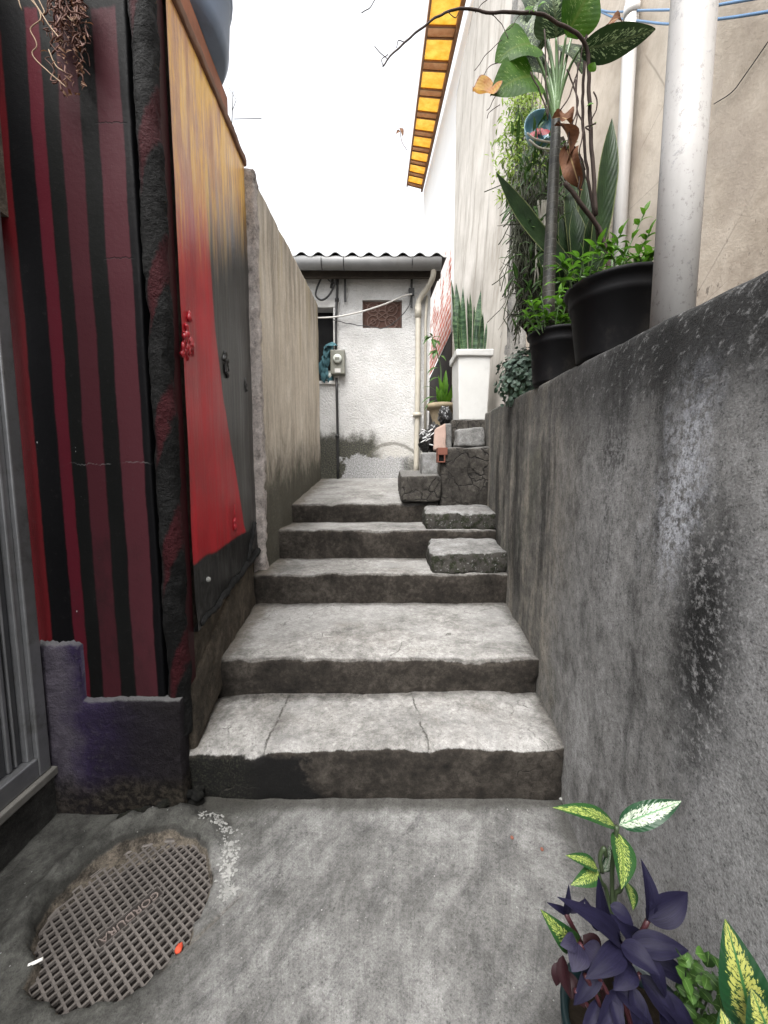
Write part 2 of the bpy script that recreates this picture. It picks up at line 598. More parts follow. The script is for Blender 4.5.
def x_step(b, p, c, n1, n2, n3):
    x, y, z = b.xyz(p)
    nz = b.xyz(b.coord('nrm'))[2]
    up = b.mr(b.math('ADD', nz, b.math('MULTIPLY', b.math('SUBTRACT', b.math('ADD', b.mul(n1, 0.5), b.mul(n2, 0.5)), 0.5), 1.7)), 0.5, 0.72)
    # worn cement topping: pale with dark specks; the risers keep their brown dirt
    fine = b.noise(30, 6, 0.78)
    top = b.ramp(b.math('ADD', b.mul(n1, 0.4), b.math('ADD', b.mul(n2, 0.25), b.mul(fine, 0.35))), [(0.38, g(0.08, (1, 0.98, 0.93))), (0.49, g(0.185, (1, 0.97, 0.92))), (0.60, g(0.33, (1, 0.98, 0.935)))])
    spk = b.mr(b.noise(70, 4, 0.75), 0.56, 0.66)
    top = b.mix(b.mul(spk, 0.7), top, g(0.09, (1, 0.92, 0.8)))
    warm = b.mr(b.noise(2.3, 5, 0.7, b.scl(p, (1, 1, 1), loc=(5, 1, 0))), 0.52, 0.7)
    top = b.mix(b.mul(warm, 0.35), top, g(0.17, (1, 0.86, 0.74)))
    drk = b.mr(b.noise(4.2, 6, 0.72, b.scl(p, (1, 1, 1), loc=(1, 8, 0))), 0.52, 0.66)
    top = b.mix(b.mul(drk, 0.38, b.mr(fine, 0.35, 0.6)), top, g(0.08, (1, 0.95, 0.88)))
    wr = b.mr(b.noise(1.6, 4, 0.6, b.scl(p, (1, 1.5, 1), loc=(7, 3, 0))), 0.45, 0.62)
    top = b.mix(b.mul(wr, 0.35), top, g(0.36, (1, 0.99, 0.97)))
    # brown grime where feet do not reach, along the left wall
    lw = b.math('ADD', x, b.math('MULTIPLY', b.math('SUBTRACT', n2, 0.5), 0.25))
    top = b.mix(b.mul(b.mr(lw, -0.72, -0.88), 0.75), top, g(0.10, (1, 0.83, 0.63)))
    # dirt swept into the back of each tread and against the right-hand wall
    jag = b.math('MULTIPLY', b.math('SUBTRACT', b.noise(9, 6, 0.75), 0.5), 0.16)
    yj = b.math('ADD', y, jag)
    dirt = b.mr(b.math('SUBTRACT', b.math('ADD', x, jag), b.math('ADD', 0.565, b.mul(y, 0.118))), -0.09, -0.005)
    for yb_ in (1.87, 2.70, 3.207, 3.70):
        dirt = b.math('MAXIMUM', dirt, b.mul(b.mr(yj, yb_ - 0.085, yb_ - 0.005), b.mr(y, yb_ + 0.03, yb_ + 0.01)))
    top = b.mix(b.mul(dirt, 0.72), top, b.mix(b.mr(fine, 0.4, 0.6), g(0.022, (1, 0.9, 0.75)), g(0.075, (1, 0.9, 0.78))))
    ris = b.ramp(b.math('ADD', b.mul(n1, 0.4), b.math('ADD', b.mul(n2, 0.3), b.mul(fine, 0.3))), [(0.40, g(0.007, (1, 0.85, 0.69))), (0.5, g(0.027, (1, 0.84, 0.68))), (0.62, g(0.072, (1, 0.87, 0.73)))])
    # black mould on the lowest riser, under the broken edge
    e = b.math('ADD', x, b.math('MULTIPLY', b.math('SUBTRACT', b.noise(5, 5, 0.7), 0.5), 0.7))
    ze = b.math('ADD', z, b.math('MULTIPLY', b.math('SUBTRACT', n2, 0.5), 0.12))
    k = b.mul(b.mr(e, -0.30, -0.36), b.mr(ze, 0.215, 0.18), b.mr(y, 1.6, 1.55))
    ris = b.mix(b.mul(k, 0.95), ris, b.mix(b.mul(b.mr(n3, 0.48, 0.66), b.mr(x, -0.5, -0.62)), g(0.0025), g(0.03, (0.95, 1, 0.65))))
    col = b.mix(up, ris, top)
    # joints in the lowest tread
    wob = b.math('MULTIPLY', b.math('SUBTRACT', b.noise(12, 6, 0.75), 0.5), 0.06)
    xx = b.math('ADD', x, wob)
    yy = b.math('MULTIPLY', b.math('SUBTRACT', y, 1.65), 0.12)
    j1 = b.math('ABSOLUTE', b.math('SUBTRACT', b.math('ADD', xx, yy), 0.165))
    j2 = b.math('ABSOLUTE', b.math('SUBTRACT', b.math('SUBTRACT', xx, b.math('MULTIPLY', yy, 0.4)), -0.49))
    j = b.mul(b.mr(b.math('MINIMUM', j1, j2), 0.006, 0.001), b.mr(n2, 0.42, 0.52), b.mr(y, 1.9, 1.88))
    cr = b.mr(b.vor(2.1, b.scl(b.warp(p, 5, 0.22), (1, 1.3, 1.6), loc=(0.3, 0.1, 0.45)), 'DISTANCE_TO_EDGE'), 0.007, 0.0)
    wcr = b.mul(cr, b.mr(n1, 0.52, 0.6))
    lnk = b.math('MAXIMUM', b.mul(j, up), wcr)
    col = b.mix(b.mul(lnk, 0.75), col, g(0.03, (1, 0.9, 0.75)))
    return col, b.math('ADD', b.mul(lnk, -1.2), b.mul(spk, -0.3))


M['step'] = concrete('step_concrete', g(0.1), g(0.2), g(0.3), 1.5, extra=x_step, bump=0.65, pits=0.4, grain=0.8)


def x_block(b, p, c, n1, n2, n3):
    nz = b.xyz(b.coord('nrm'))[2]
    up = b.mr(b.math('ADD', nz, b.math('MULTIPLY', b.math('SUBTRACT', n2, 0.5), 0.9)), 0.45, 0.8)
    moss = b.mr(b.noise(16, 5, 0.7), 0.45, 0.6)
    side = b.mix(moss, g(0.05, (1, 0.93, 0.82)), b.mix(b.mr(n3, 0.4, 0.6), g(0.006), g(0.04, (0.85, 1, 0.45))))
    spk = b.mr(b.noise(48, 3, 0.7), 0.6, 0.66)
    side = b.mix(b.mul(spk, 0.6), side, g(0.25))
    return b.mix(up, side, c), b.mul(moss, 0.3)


M['block'] = concrete('mossy_concrete', g(0.08), g(0.19, (1, 0.98, 0.94)), g(0.32), 2.5, extra=x_block, bump=1.0)
def x_dark(b, p, c, n1, n2, n3):
    cr = b.mr(b.vor(7.0, b.warp(p, 9, 0.14), 'DISTANCE_TO_EDGE'), 0.06, 0.0)
    cr = b.mul(cr, b.mr(n1, 0.4, 0.52))
    c = b.mix(b.mul(cr, 0.8), c, g(0.006))
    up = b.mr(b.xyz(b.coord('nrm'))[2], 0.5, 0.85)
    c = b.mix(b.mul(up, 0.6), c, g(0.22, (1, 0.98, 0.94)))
    return c, b.mul(cr, -1.0)


M['darkblock'] = concrete('dark_render', g(0.02, (1, 0.91, 0.80)), g(0.06, (1, 0.90, 0.78)), g(0.14, (1, 0.92, 0.81)), 2.4, bump=1.0, coarse=1.0, extra=x_dark)
M['greyblock'] = concrete('grey_block', g(0.08), g(0.2, (1, 0.99, 0.95)), g(0.34), 2.4, bump=1.0, coarse=0.8)


def x_rwall(b, p, c, n1, n2, n3):
    x, y, z = b.xyz(p)
    def strk(sy, sz, loc, det=6):
        return b.noise(1.0, det, 0.68, b.scl(p, (sy, sy, sz), loc=loc))
    wy = b.math('ADD', y, b.math('MULTIPLY', b.math('SUBTRACT', strk(3, 1.5, (1, 2, 3)), 0.5), 0.5))
    grain = b.noise(210, 4, 0.75)
    # ochre and green run-off near the steps
    far = b.mr(wy, 1.35, 2.0)
    rust = b.ramp(b.math('ADD', b.mul(strk(6, 1.1, (4, 1, 0)), 0.55), b.mul(b.noise(11, 6, 0.75), 0.45)), [(0.36, g(0.03, (1, 0.93, 0.8))), (0.5, g(0.12, (1, 0.93, 0.80))), (0.62, g(0.26, (1, 0.89, 0.72)))])
    rust = b.mix(b.mul(b.mr(b.noise(2.2, 4), 0.5, 0.65), 0.4), rust, g(0.065, (0.9, 1, 0.62)))
    c = b.mix(b.mul(far, 0.8), c, rust)
    # clean grey render low down near the corner
    low = b.mul(b.mr(wy, 0.86, 0.72), b.mr(b.math('ADD', z, b.mul(b.math('SUBTRACT', n1, 0.5), 0.5)), 1.36, 1.12))
    c = b.mix(b.mul(low, 0.9), c, b.mix(b.mr(grain, 0.35, 0.65), g(0.21), g(0.36, (1, 1, 1.01))))
    # broad black runs
    k1 = b.mul(b.mr(b.math('ADD', b.mul(strk(3.2, 0.5, (0.3, 0.8, 2)), 0.8), b.mul(b.noise(9, 6, 0.75), 0.2)), 0.47, 0.59), b.mr(z, 0.25, 0.8))
    k1 = b.mul(k1, b.math('SUBTRACT', 1.0, b.mul(low, 0.85)))
    c = b.mix(b.mul(k1, 0.85, b.mr(grain, 0.3, 0.55, 0.6, 1.0)), c, g(0.010))
    # pale lime run
    lr = b.math('ABSOLUTE', b.math('SUBTRACT', b.math('ADD', wy, b.mul(b.math('SUBTRACT', z, 1.4), 0.08)), 0.87))
    k2 = b.mul(b.mr(lr, 0.13, 0.02), b.mr(z, 1.0, 1.25), b.mr(z, 1.66, 1.56))
    c = b.mix(b.mul(k2, b.mr(b.noise(55, 5, 0.75), 0.40, 0.56), 0.9), c, g(0.5, (0.95, 0.98, 1.06)))
    lr2 = b.math('ABSOLUTE', b.math('SUBTRACT', wy, 1.17))
    k3 = b.mul(b.mr(lr2, 0.16, 0.03), b.mr(z, 0.75, 1.0), b.mr(z, 1.62, 1.4))
    c = b.mix(b.mul(k3, b.mr(b.noise(60, 5, 0.75), 0.42, 0.6), 0.6), c, g(0.3))
    # mould blot
    by = b.math('SUBTRACT', y, 0.765)
    bz = b.math('MULTIPLY', b.math('SUBTRACT', z, 1.02), 0.32)
    bd = b.math('ADD', b.math('SQRT', b.math('ADD', b.mul(by, by), b.mul(bz, bz))), b.math('MULTIPLY', b.math('SUBTRACT', b.noise(14, 5, 0.7), 0.5), 0.1))
    c = b.mix(b.mul(b.mr(bd, 0.15, 0.02), 0.95, b.mr(b.noise(60, 4, 0.75), 0.34, 0.52)), c, g(0.006))
    # soot-dark coping band with scratches
    ztop = b.math('SUBTRACT', z, b.math('ADD', 1.62, b.math('MULTIPLY', y, 0.085)))
    band = b.mr(b.math('ADD', ztop, b.math('MULTIPLY', b.math('SUBTRACT', n2, 0.5), 0.3)), -0.30, -0.06)
    band = b.mul(band, b.mr(y, 2.2, 1.0, 0.3, 0.92))
    scr = b.mr(b.noise(1.0, 6, 0.75, b.scl(p, (30, 30, 55), rot=(0.5, 0, 0))), 0.55, 0.66)
    c = b.mix(band, c, b.mix(b.mul(scr, 0.8), g(0.014), g(0.22)))
    return c, b.mul(grain, 0.7)


M['rwall'] = concrete('stained_wall_render', g(0.055, (1, 0.98, 0.95)), g(0.21, (1, 0.99, 0.97)), g(0.36, (1, 1, 1)), 2.2, (1, 1, 0.7), 0.15, extra=x_rwall, bump=0.6, coarse=1.0, grain=1.5)


def x_lwall(b, p, c, n1, n2, n3):
    x, y, z = b.xyz(p)
    st = b.noise(1.0, 7, 0.7, b.scl(p, (12, 12, 0.45), loc=(2, 0, 1)))
    c = b.mix(b.mul(b.mr(st, 0.5, 0.68), 0.45), c, g(0.22, (1, 0.87, 0.72)))
    tp = b.math('SUBTRACT', z, b.math('ADD', 3.05, b.mul(y, 0.109)))
    sk = b.noise(1.0, 6, 0.72, b.scl(p, (10, 10, 0.35), loc=(8, 2, 0)))
    c = b.mix(b.mul(b.mr(b.math('ADD', tp, b.mul(b.math('SUBTRACT', sk, 0.5), 3.2)), -0.9, 0.25), 0.6), c, g(0.13, (1, 0.88, 0.72)))
    yel = b.mr(b.noise(1.0, 4, 0.6, b.scl(p, (5, 5, 0.5), loc=(0, 4, 0))), 0.52, 0.66)
    c = b.mix(b.mul(yel, 0.5, b.mr(z, 2.0, 3.0)), c, g(0.4, (1, 0.83, 0.52)))
    zz = b.math('ADD', b.math('SUBTRACT', z, b.math('MULTIPLY', y, 0.1)), b.math('MULTIPLY', b.math('SUBTRACT', b.noise(6, 7, 0.75, b.scl(p, (1, 1, 0.6))), 0.5), 0.9))
    c = b.mix(b.mul(b.mr(zz, 1.42, 0.85), b.mr(n3, 0.3, 0.55, 0.6, 1.0)), c, b.mix(b.mr(n3, 0.42, 0.62), g(0.025, (1, 1, 0.75)), g(0.10, (1, 0.95, 0.7))))
    return c, b.mul(st, 0.4)


M['lwall'] = concrete('weathered_plaster', g(0.40, (1, 0.87, 0.71)), g(0.60, (1, 0.885, 0.74)), g(0.74, (1, 0.91, 0.79)), 1.6, (1, 1, 0.3), 0.12, extra=x_lwall, bump=0.45, grain=0.4)
M['wallend'] = concrete('broken_wall_edge', g(0.2, (1, 0.88, 0.82)), g(0.66, (1, 0.89, 0.83)), g(0.8, (1, 0.92, 0.86)), 6, bump=1.0, coarse=1.4, pits=1.0)


def x_brown(b, p, c, n1, n2, n3):
    return c, None


M['brown'] = concrete('brown_cement', g(0.022, (1, 0.85, 0.65)), g(0.075, (1, 0.82, 0.62)), g(0.17, (1, 0.82, 0.62)), 2.2, bump=1.0)


def stripe_mat():
    b = B('striped_paint')
    p = b.coord('pos')
    x, y, z = b.xyz(p)
    xw = b.math('ADD', x, b.math('MULTIPLY', b.math('SUBTRACT', b.noise(5, 5, 0.7, b.scl(p, (1, 1, 0.6))), 0.5), 0.022))
    f = b.mr(xw, -1.40, -0.80)
    f = b.math('DIVIDE', b.math('ADD', xw, 1.40), 0.60)
    K = g(0.0025, (1, 1.0, 1.2))
    r1, r2, r3, r4 = (0.068, 0.005, 0.007, 1), (0.055, 0.006, 0.011, 1), (0.036, 0.009, 0.012, 1), (0.043, 0.012, 0.0155, 1)
    K2 = g(0.004, (1, 1.03, 1.0))
    ed = [(-1.40, r1), (-1.298, K), (-1.212, r2), (-1.166, K2), (-1.112, r3), (-1.043, K2), (-0.982, r4), (-0.898, K)]
    st = []
    for i, (e, c) in enumerate(ed):
        q = (e + 1.40) / 0.60
        if i:
            st.append((q - 0.004, ed[i - 1][1]))
        st.append((q + 0.004 if i else 0, c))
    c = b.ramp(f, st)
    top = b.mr(b.math('ADD', z, b.math('MULTIPLY', b.math('SUBTRACT', b.noise(10, 4), 0.5), 0.06)), 2.895, 2.91)
    c = b.mix(top, c, g(0.004))
    n = b.noise(3, 7, 0.7, b.scl(p, (1, 1, 0.5)))
    n2 = b.noise(45, 5, 0.75)
    c = b.mix(b.mr(n, 0.5, 0.72), c, b.mix(0.5, c, g(0.007)))
    c = b.mix(b.mul(b.mr(n2, 0.58, 0.75), 0.25), c, g(0.04, (1, 0.9, 0.9)))
    chip = b.mr(b.noise(24, 3, 0.6, b.scl(p, (1, 1, 0.55), loc=(9, 2, 4))), 0.735, 0.75)
    c = b.mix(b.mul(chip, 0.8), c, g(0.3))
    # hairline cracks across the render
    wob = b.math('MULTIPLY', b.math('SUBTRACT', b.noise(7, 7, 0.75, b.scl(p, (1, 1, 0))), 0.5), 0.07)
    zz = b.math('ADD', z, wob)
    ck = None
    for z0, w, a in ((1.39, 0.0025, 0.8), (2.55, 0.003, 0.0), (2.11, 0.003, 0.0)):
        k = b.mr(b.math('ABSOLUTE', b.math('SUBTRACT', zz, z0)), w, w * 0.3)
        if a:
            k = b.mul(k, b.mr(x, -0.86, -0.9), b.mr(x, -1.2, -1.1))
            k = b.mul(k, b.mr(b.noise(30, 3), 0.4, 0.55))
            c = b.mix(b.mul(k, 0.5), c, g(0.12))
        else:
            k = b.mul(k, b.mr(x, -1.0, -0.98), b.mr(x, -0.88, -0.9))
            c = b.mix(b.mul(k, 0.8), c, g(0.004))
        ck = k if ck is None else b.math('MAXIMUM', ck, k)
    h = b.math('ADD', b.mul(n2, 0.8), b.math('ADD', b.mul(n, 0.8), b.mul(ck, -1.0)))
    return b.done(c, b.mr(n, 0.3, 0.7, 0.5, 0.7), b.bump(h, 0.3, 0.006), 0.07)


M['stripe'] = stripe_mat()


def plinth_mat():
    b = B('purple_plinth_paint')
    p = b.coord('pos')
    x, y, z = b.xyz(p)
    n = b.noise(5, 7, 0.7)
    n2 = b.noise(40, 5, 0.75)
    dist = b.math('ADD', x, b.math('MULTIPLY', b.math('SUBTRACT', n, 0.5), 0.4))
    c = b.ramp(b.math('DIVIDE', b.math('ADD', dist, 1.35), 0.55), [(0.0, g(0.025, (1, 0.88, 1.2))), (0.17, g(0.065, (1, 0.88, 1.1))), (0.32, (0.022, 0.0155, 0.038, 1)), (0.5, (0.013, 0.010, 0.019, 1)), (0.75, g(0.012, (1, 0.86, 1.1))), (1.0, g(0.010, (1, 0.86, 0.95)))])
    c = b.mix(b.mul(b.mr(n2, 0.52, 0.72), b.mr(x, -0.95, -1.3, 0.12, 0.5)), c, g(0.09, (1, 0.93, 1.08)))
    zz = b.math('ADD', z, b.math('MULTIPLY', b.math('SUBTRACT', n, 0.5), 0.22))
    c = b.mix(b.mul(b.mr(zz, 0.19, 0.08), 0.9), c, b.mix(b.mr(n2, 0.42, 0.62), g(0.008, (1, 0.9, 0.75)), g(0.035, (1, 0.85, 0.65))))
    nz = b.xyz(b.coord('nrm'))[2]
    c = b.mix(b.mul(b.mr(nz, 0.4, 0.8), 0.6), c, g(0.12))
    return b.done(c, 0.85, b.bump(b.math('ADD', n2, n), 0.8, 0.012), 0.08)


M['plinth'] = plinth_mat()


def column_mat():
    b = B('corner_stone_paint')
    p = b.coord('pos')
    x, y, z = b.xyz(p)
    n = b.noise(9, 6, 0.7)
    tw = b.math('SINE', b.math('MULTIPLY', b.math('SUBTRACT', z, b.math('MULTIPLY', x, 3.0)), 13.0))
    tw = b.math('ADD', tw, b.math('MULTIPLY', b.math('SUBTRACT', n, 0.5), 2.0))
    k = b.mul(b.mr(tw, 0.35, 0.8), b.mr(x, -0.86, -0.83))
    c = b.mix(b.mul(k, 0.85), b.mix(b.mr(n, 0.4, 0.65), g(0.004), g(0.012)), (0.035, 0.006, 0.008, 1))
    c = b.mix(b.mul(b.mr(b.noise(60, 4, 0.7), 0.6, 0.72), 0.3), c, g(0.05))
    h = b.math('ADD', b.mul(n, 1.5), b.noise(50, 5, 0.75))
    return b.done(c, 0.7, b.bump(h, 0.9, 0.02), 0.08)


M['column'] = column_mat()

PN0, PN1 = V((-0.80, 1.575, 0)), V((-0.955, 2.84, 0))     # foot of the painted wall, near and far


def panel_mat():
    b = B('mural_paint')
    p = b.coord('pos')
    x, y, z = b.xyz(p)
    w1 = b.noise(1.0, 6, 0.7, b.scl(p, (9, 9, 0.55)))
    w2 = b.noise(1.0, 7, 0.72, b.scl(p, (30, 30, 1.2)))
    n = b.noise(4, 5, 0.6)
    # ochre over brown at the top, melting into the red below
    w3 = b.noise(1.0, 5, 0.65, b.scl(p, (6, 6, 2.0), loc=(3, 1, 2)))
    och = b.ramp(b.math('ADD', b.mul(w3, 0.55), b.math('ADD', b.mul(w1, 0.12), b.mul(w2, 0.33))), [(0.36, (0.34, 0.15, 0.07, 1)), (0.47, (0.56, 0.29, 0.13, 1)), (0.54, (0.82, 0.48, 0.10, 1)), (0.64, (0.82, 0.57, 0.28, 1))])
    red = b.ramp(b.math('ADD', b.mul(w1, 0.6), b.mul(n, 0.4)), [(0.38, (0.28, 0.008, 0.014, 1)), (0.6, (0.48, 0.014, 0.024, 1))])
    dk = b.ramp(b.math('ADD', b.mul(w1, 0.5), b.mul(w2, 0.5)), [(0.38, g(0.010)), (0.5, g(0.032, (1, 1, 0.95))), (0.64, g(0.10, (1, 0.97, 0.9)))])
    # red / dark divide: straight to z 2.1, then flaring outwards to the foot
    s = b.math('DIVIDE', b.math('SUBTRACT', y, PN0.y), PN1.y - PN0.y)
    sw = b.math('ADD', s, b.math('MULTIPLY', b.math('SUBTRACT', w2, 0.5), 0.03))
    e = b.ramp(b.math('DIVIDE', z, 3.6), [(0.20, 0.90), (0.285, 0.70), (0.365, 0.60), (0.485, 0.43), (0.575, 0.345), (0.75, 0.30)])
    k = b.mr(b.math('SUBTRACT', sw, e), -0.012, 0.012)
    c = b.mix(k, red, dk)
    zt = b.math('ADD', z, b.math('MULTIPLY', b.math('SUBTRACT', b.math('ADD', b.mul(w2, 0.5), b.mul(w1, 0.5)), 0.5), 1.1))
    zt = b.math('SUBTRACT', zt, b.math('MULTIPLY', s, 0.75))
    c = b.mix(b.mr(zt, 2.05, 2.68), c, och)
    # black foot
    zb = b.math('ADD', z, b.math('MULTIPLY', b.math('SUBTRACT', n, 0.5), 0.06))
    c = b.mix(b.mr(zb, 0.985, 0.965), c, b.mix(b.mr(b.noise(30, 5), 0.45, 0.7), g(0.005), g(0.03)))
    c = b.mix(b.mul(b.mr(w2, 0.66, 0.74), 0.25), c, g(0.35, (1, 0.9, 0.85)))
    h = b.math('ADD', b.mul(w2, 0.7), b.math('ADD', b.mul(n, 0.5), b.mul(b.noise(60, 3), 0.2)))
    return b.done(c, b.mr(w1, 0.35, 0.65, 0.3, 0.48), b.bump(h, 0.5, 0.012), 0.28)


M['panel'] = panel_mat()
M['drip'] = simple('red_gloss_paint', (0.32, 0.014, 0.022), 0.28, 0.3, 20, 0.3, 0.5)
M['dripdark'] = simple('dark_gloss_paint', (0.015, 0.0145, 0.014), 0.35, 0.4, 20, 0.3, 0.5)
M['blackfoot'] = concrete('black_cement', g(0.006), g(0.014), g(0.05), 4, bump=1.0, coarse=1.0)
M['coping'] = simple('orange_brown_timber', (0.26, 0.085, 0.035), 0.65, 0.5, 12, 0.4, 0.3, dirt=0.5)
M['coping2'] = simple('brown_cement_coping', (0.16, 0.085, 0.055), 0.8, 0.4, 18, 0.6, 0.2, dirt=0.5)
M['tank'] = simple('grey_tank_plastic', (0.17, 0.22, 0.31), 0.4, 0.2, 5, 0.1, 0.4, dirt=0.4)
M['tankdark'] = simple('dark_tank_lid', (0.03, 0.04, 0.06), 0.4, 0.2, 5, 0.1, 0.4)
M['metal'] = simple('grey_door_metal', (0.21, 0.213, 0.22), 0.34, 0.3, 14, 0.15, 0.5, 0.6, dirt=0.6)
M['darkmetal'] = simple('dark_door_metal', (0.10, 0.102, 0.11), 0.4, 0.3, 14, 0.15, 0.5, 0.5, dirt=0.4)


def stucco_mat():
    b = B('white_stucco')
    p = b.coord('pos')
    x, y, z = b.xyz(p)
    v = b.noise(42, 4, 0.6, p, 0.6)
    v2 = b.noise(60, 3, 0.6)
    n = b.noise(2.0, 6, 0.7)
    c = b.ramp(n, [(0.35, g(0.44, (1, 0.985, 0.96))), (0.6, g(0.55, (1, 0.99, 0.975)))])
    c = b.mix(b.mul(b.mr(v, 0.52, 0.36), 0.35), c, g(0.4))
    st = b.noise(1.0, 6, 0.7, b.scl(p, (7, 7, 0.8)))
    c = b.mix(b.mul(b.mr(st, 0.55, 0.7), 0.4, b.mr(z, 3.2, 4.2)), c, g(0.32, (1, 0.9, 0.75)))
    # damp rising from the ground: moss, a patched cement area and a rendered arch over it
    zz = b.math('ADD', z, b.math('MULTIPLY', b.math('SUBTRACT', b.noise(5, 6, 0.75), 0.5), 0.5))
    damp = b.mul(b.mr(zz, 2.02, 1.80), b.mr(b.math('ADD', x, b.math('MULTIPLY', b.math('SUBTRACT', n, 0.5), 0.5)), 0.02, -0.22))
    c = b.mix(b.mul(b.mr(zz, 2.1, 1.6), 0.35), c, g(0.36, (1, 0.92, 0.74)))
    moss = b.mix(b.mr(v2, 0.42, 0.6), g(0.008, (1, 1, 0.72)), g(0.055, (1, 0.98, 0.62)))
    c = b.mix(b.mul(damp, 0.92), c, moss)
    ring = b.math('SUBTRACT', b.math('ADD', b.mul(b.math('SUBTRACT', x, 0.12), b.math('SUBTRACT', x, 0.12)), b.mul(b.math('SUBTRACT', z, 1.36), b.math('SUBTRACT', z, 1.36))), 0.0)
    rr = b.math('ADD', b.math('SQRT', ring), b.math('MULTIPLY', b.math('SUBTRACT', b.noise(9, 5, 0.7), 0.5), 0.06))
    band = b.mul(b.mr(b.math('ABSOLUTE', b.math('SUBTRACT', rr, 0.43)), 0.035, 0.01), b.mr(z, 1.5, 1.62))
    c = b.mix(b.mul(band, 0.6), c, g(0.10, (1, 0.95, 0.75)))
    pat = b.mul(b.mr(b.math('ADD', b.math('ABSOLUTE', b.math('ADD', x, 0.12)), b.math('MULTIPLY', b.math('SUBTRACT', b.noise(4, 5), 0.5), 0.5)), 0.50, 0.46), b.mr(b.math('ADD', z, b.math('MULTIPLY', b.math('SUBTRACT', b.noise(6, 5, 0.7), 0.5), 0.34)), 1.62, 1.58))
    c = b.mix(b.mul(pat, 0.9), c, b.mix(b.mr(v2, 0.4, 0.6), g(0.24), g(0.40)))
    ed = b.mul(b.mr(zz, 1.66, 1.5), b.mr(b.math('ABSOLUTE', b.math('SUBTRACT', x, 0.38)), 0.18, 0.05))
    c = b.mix(b.mul(ed, 0.7), c, moss)
    h = b.math('ADD', b.mul(v, 1.6), b.mul(v2, 0.5))
    return b.done(c, 0.9, b.bump(h, 0.75, 0.02), 0.2)


M['stucco'] = stucco_mat()
M['white'] = simple('white_paint', (0.68, 0.67, 0.65), 0.7, 0.12, 9, 0.2, 0.3, dirt=0.3)
M['trim'] = simple('greyed_trim_paint', (0.5, 0.49, 0.47), 0.8, 0.2, 14, 0.5, 0.2, dirt=0.5)
M['black'] = simple('dark_interior', (0.012, 0.012, 0.012), 0.9, 0.3, 5, 0.1, 0.1)
M['fibre'] = simple('fibre_cement_sheet', (0.10, 0.10, 0.098), 0.9, 0.4, 8, 0.5, 0.2, dirt=0.5)
M['gutter'] = simple('grey_gutter', (0.15, 0.15, 0.15), 0.5, 0.3, 6, 0.15, 0.4, dirt=0.6)
M['soffit'] = simple('shade_dark_fascia', (0.05, 0.042, 0.036), 0.9, 0.4, 12, 0.4, 0.2)  # fascia colour carries the black shadow beneath the gutter
M['cream'] = simple('cream_plastic_pipe', (0.40, 0.37, 0.31), 0.5, 0.2, 8, 0.15, 0.4, dirt=0.45)
M['pvc'] = simple('white_plastic_pipe', (0.47, 0.455, 0.44), 0.38, 0.08, 5, 0.1, 0.4, dirt=0.16)


def pvc_mat():
    b = B('scuffed_white_pipe')
    o = b.coord('pos')
    c = b.ramp(b.noise(4, 6, 0.7, b.scl(o, (1, 1, 0.4))), [(0.35, g(0.32, (1, 0.96, 0.92))), (0.62, g(0.42, (1, 0.975, 0.95)))])
    sp = b.mr(b.noise(75, 5, 0.75, b.scl(o, (1, 1, 0.75))), 0.57, 0.64)
    c = b.mix(b.mul(sp, 0.6), c, g(0.2, (1, 0.95, 0.9)))
    sp2 = b.mr(b.noise(24, 5, 0.75, b.scl(o, (1, 1, 0.8), loc=(3, 0, 0))), 0.61, 0.66)
    c = b.mix(b.mul(sp2, 0.7), c, g(0.24))
    return b.done(c, 0.45, b.bump(sp2, 0.15, 0.002), 0.4)


M['pvcbig'] = pvc_mat()
M['terracotta'] = simple('brown_clay_block', (0.085, 0.048, 0.038), 0.9, 0.35, 20, 0.5, 0.2)
M['claylight'] = simple('pale_clay_relief', (0.15, 0.10, 0.085), 0.9, 0.3, 20, 0.4, 0.2)
M['meter'] = simple('grey_meter_casing', (0.15, 0.15, 0.125), 0.5, 0.3, 14, 0.15, 0.4, dirt=0.5)
M['glassdial'] = simple('pale_meter_dial', (0.45, 0.47, 0.43), 0.15, 0.1, 30, 0.0, 0.6)
M['cable'] = simple('black_cable', (0.018, 0.018, 0.018), 0.5, 0.3, 20, 0.1, 0.4)
M['cablewhite'] = simple('white_cable', (0.55, 0.53, 0.50), 0.5, 0.15, 20, 0.1, 0.4)
M['wireblue'] = simple('blue_wire', (0.07, 0.15, 0.27), 0.45, 0.2, 20, 0.1, 0.4)
M['cloth'] = simple('turquoise_cloth', (0.05, 0.115, 0.135), 0.8, 0.35, 30, 0.4, 0.2)


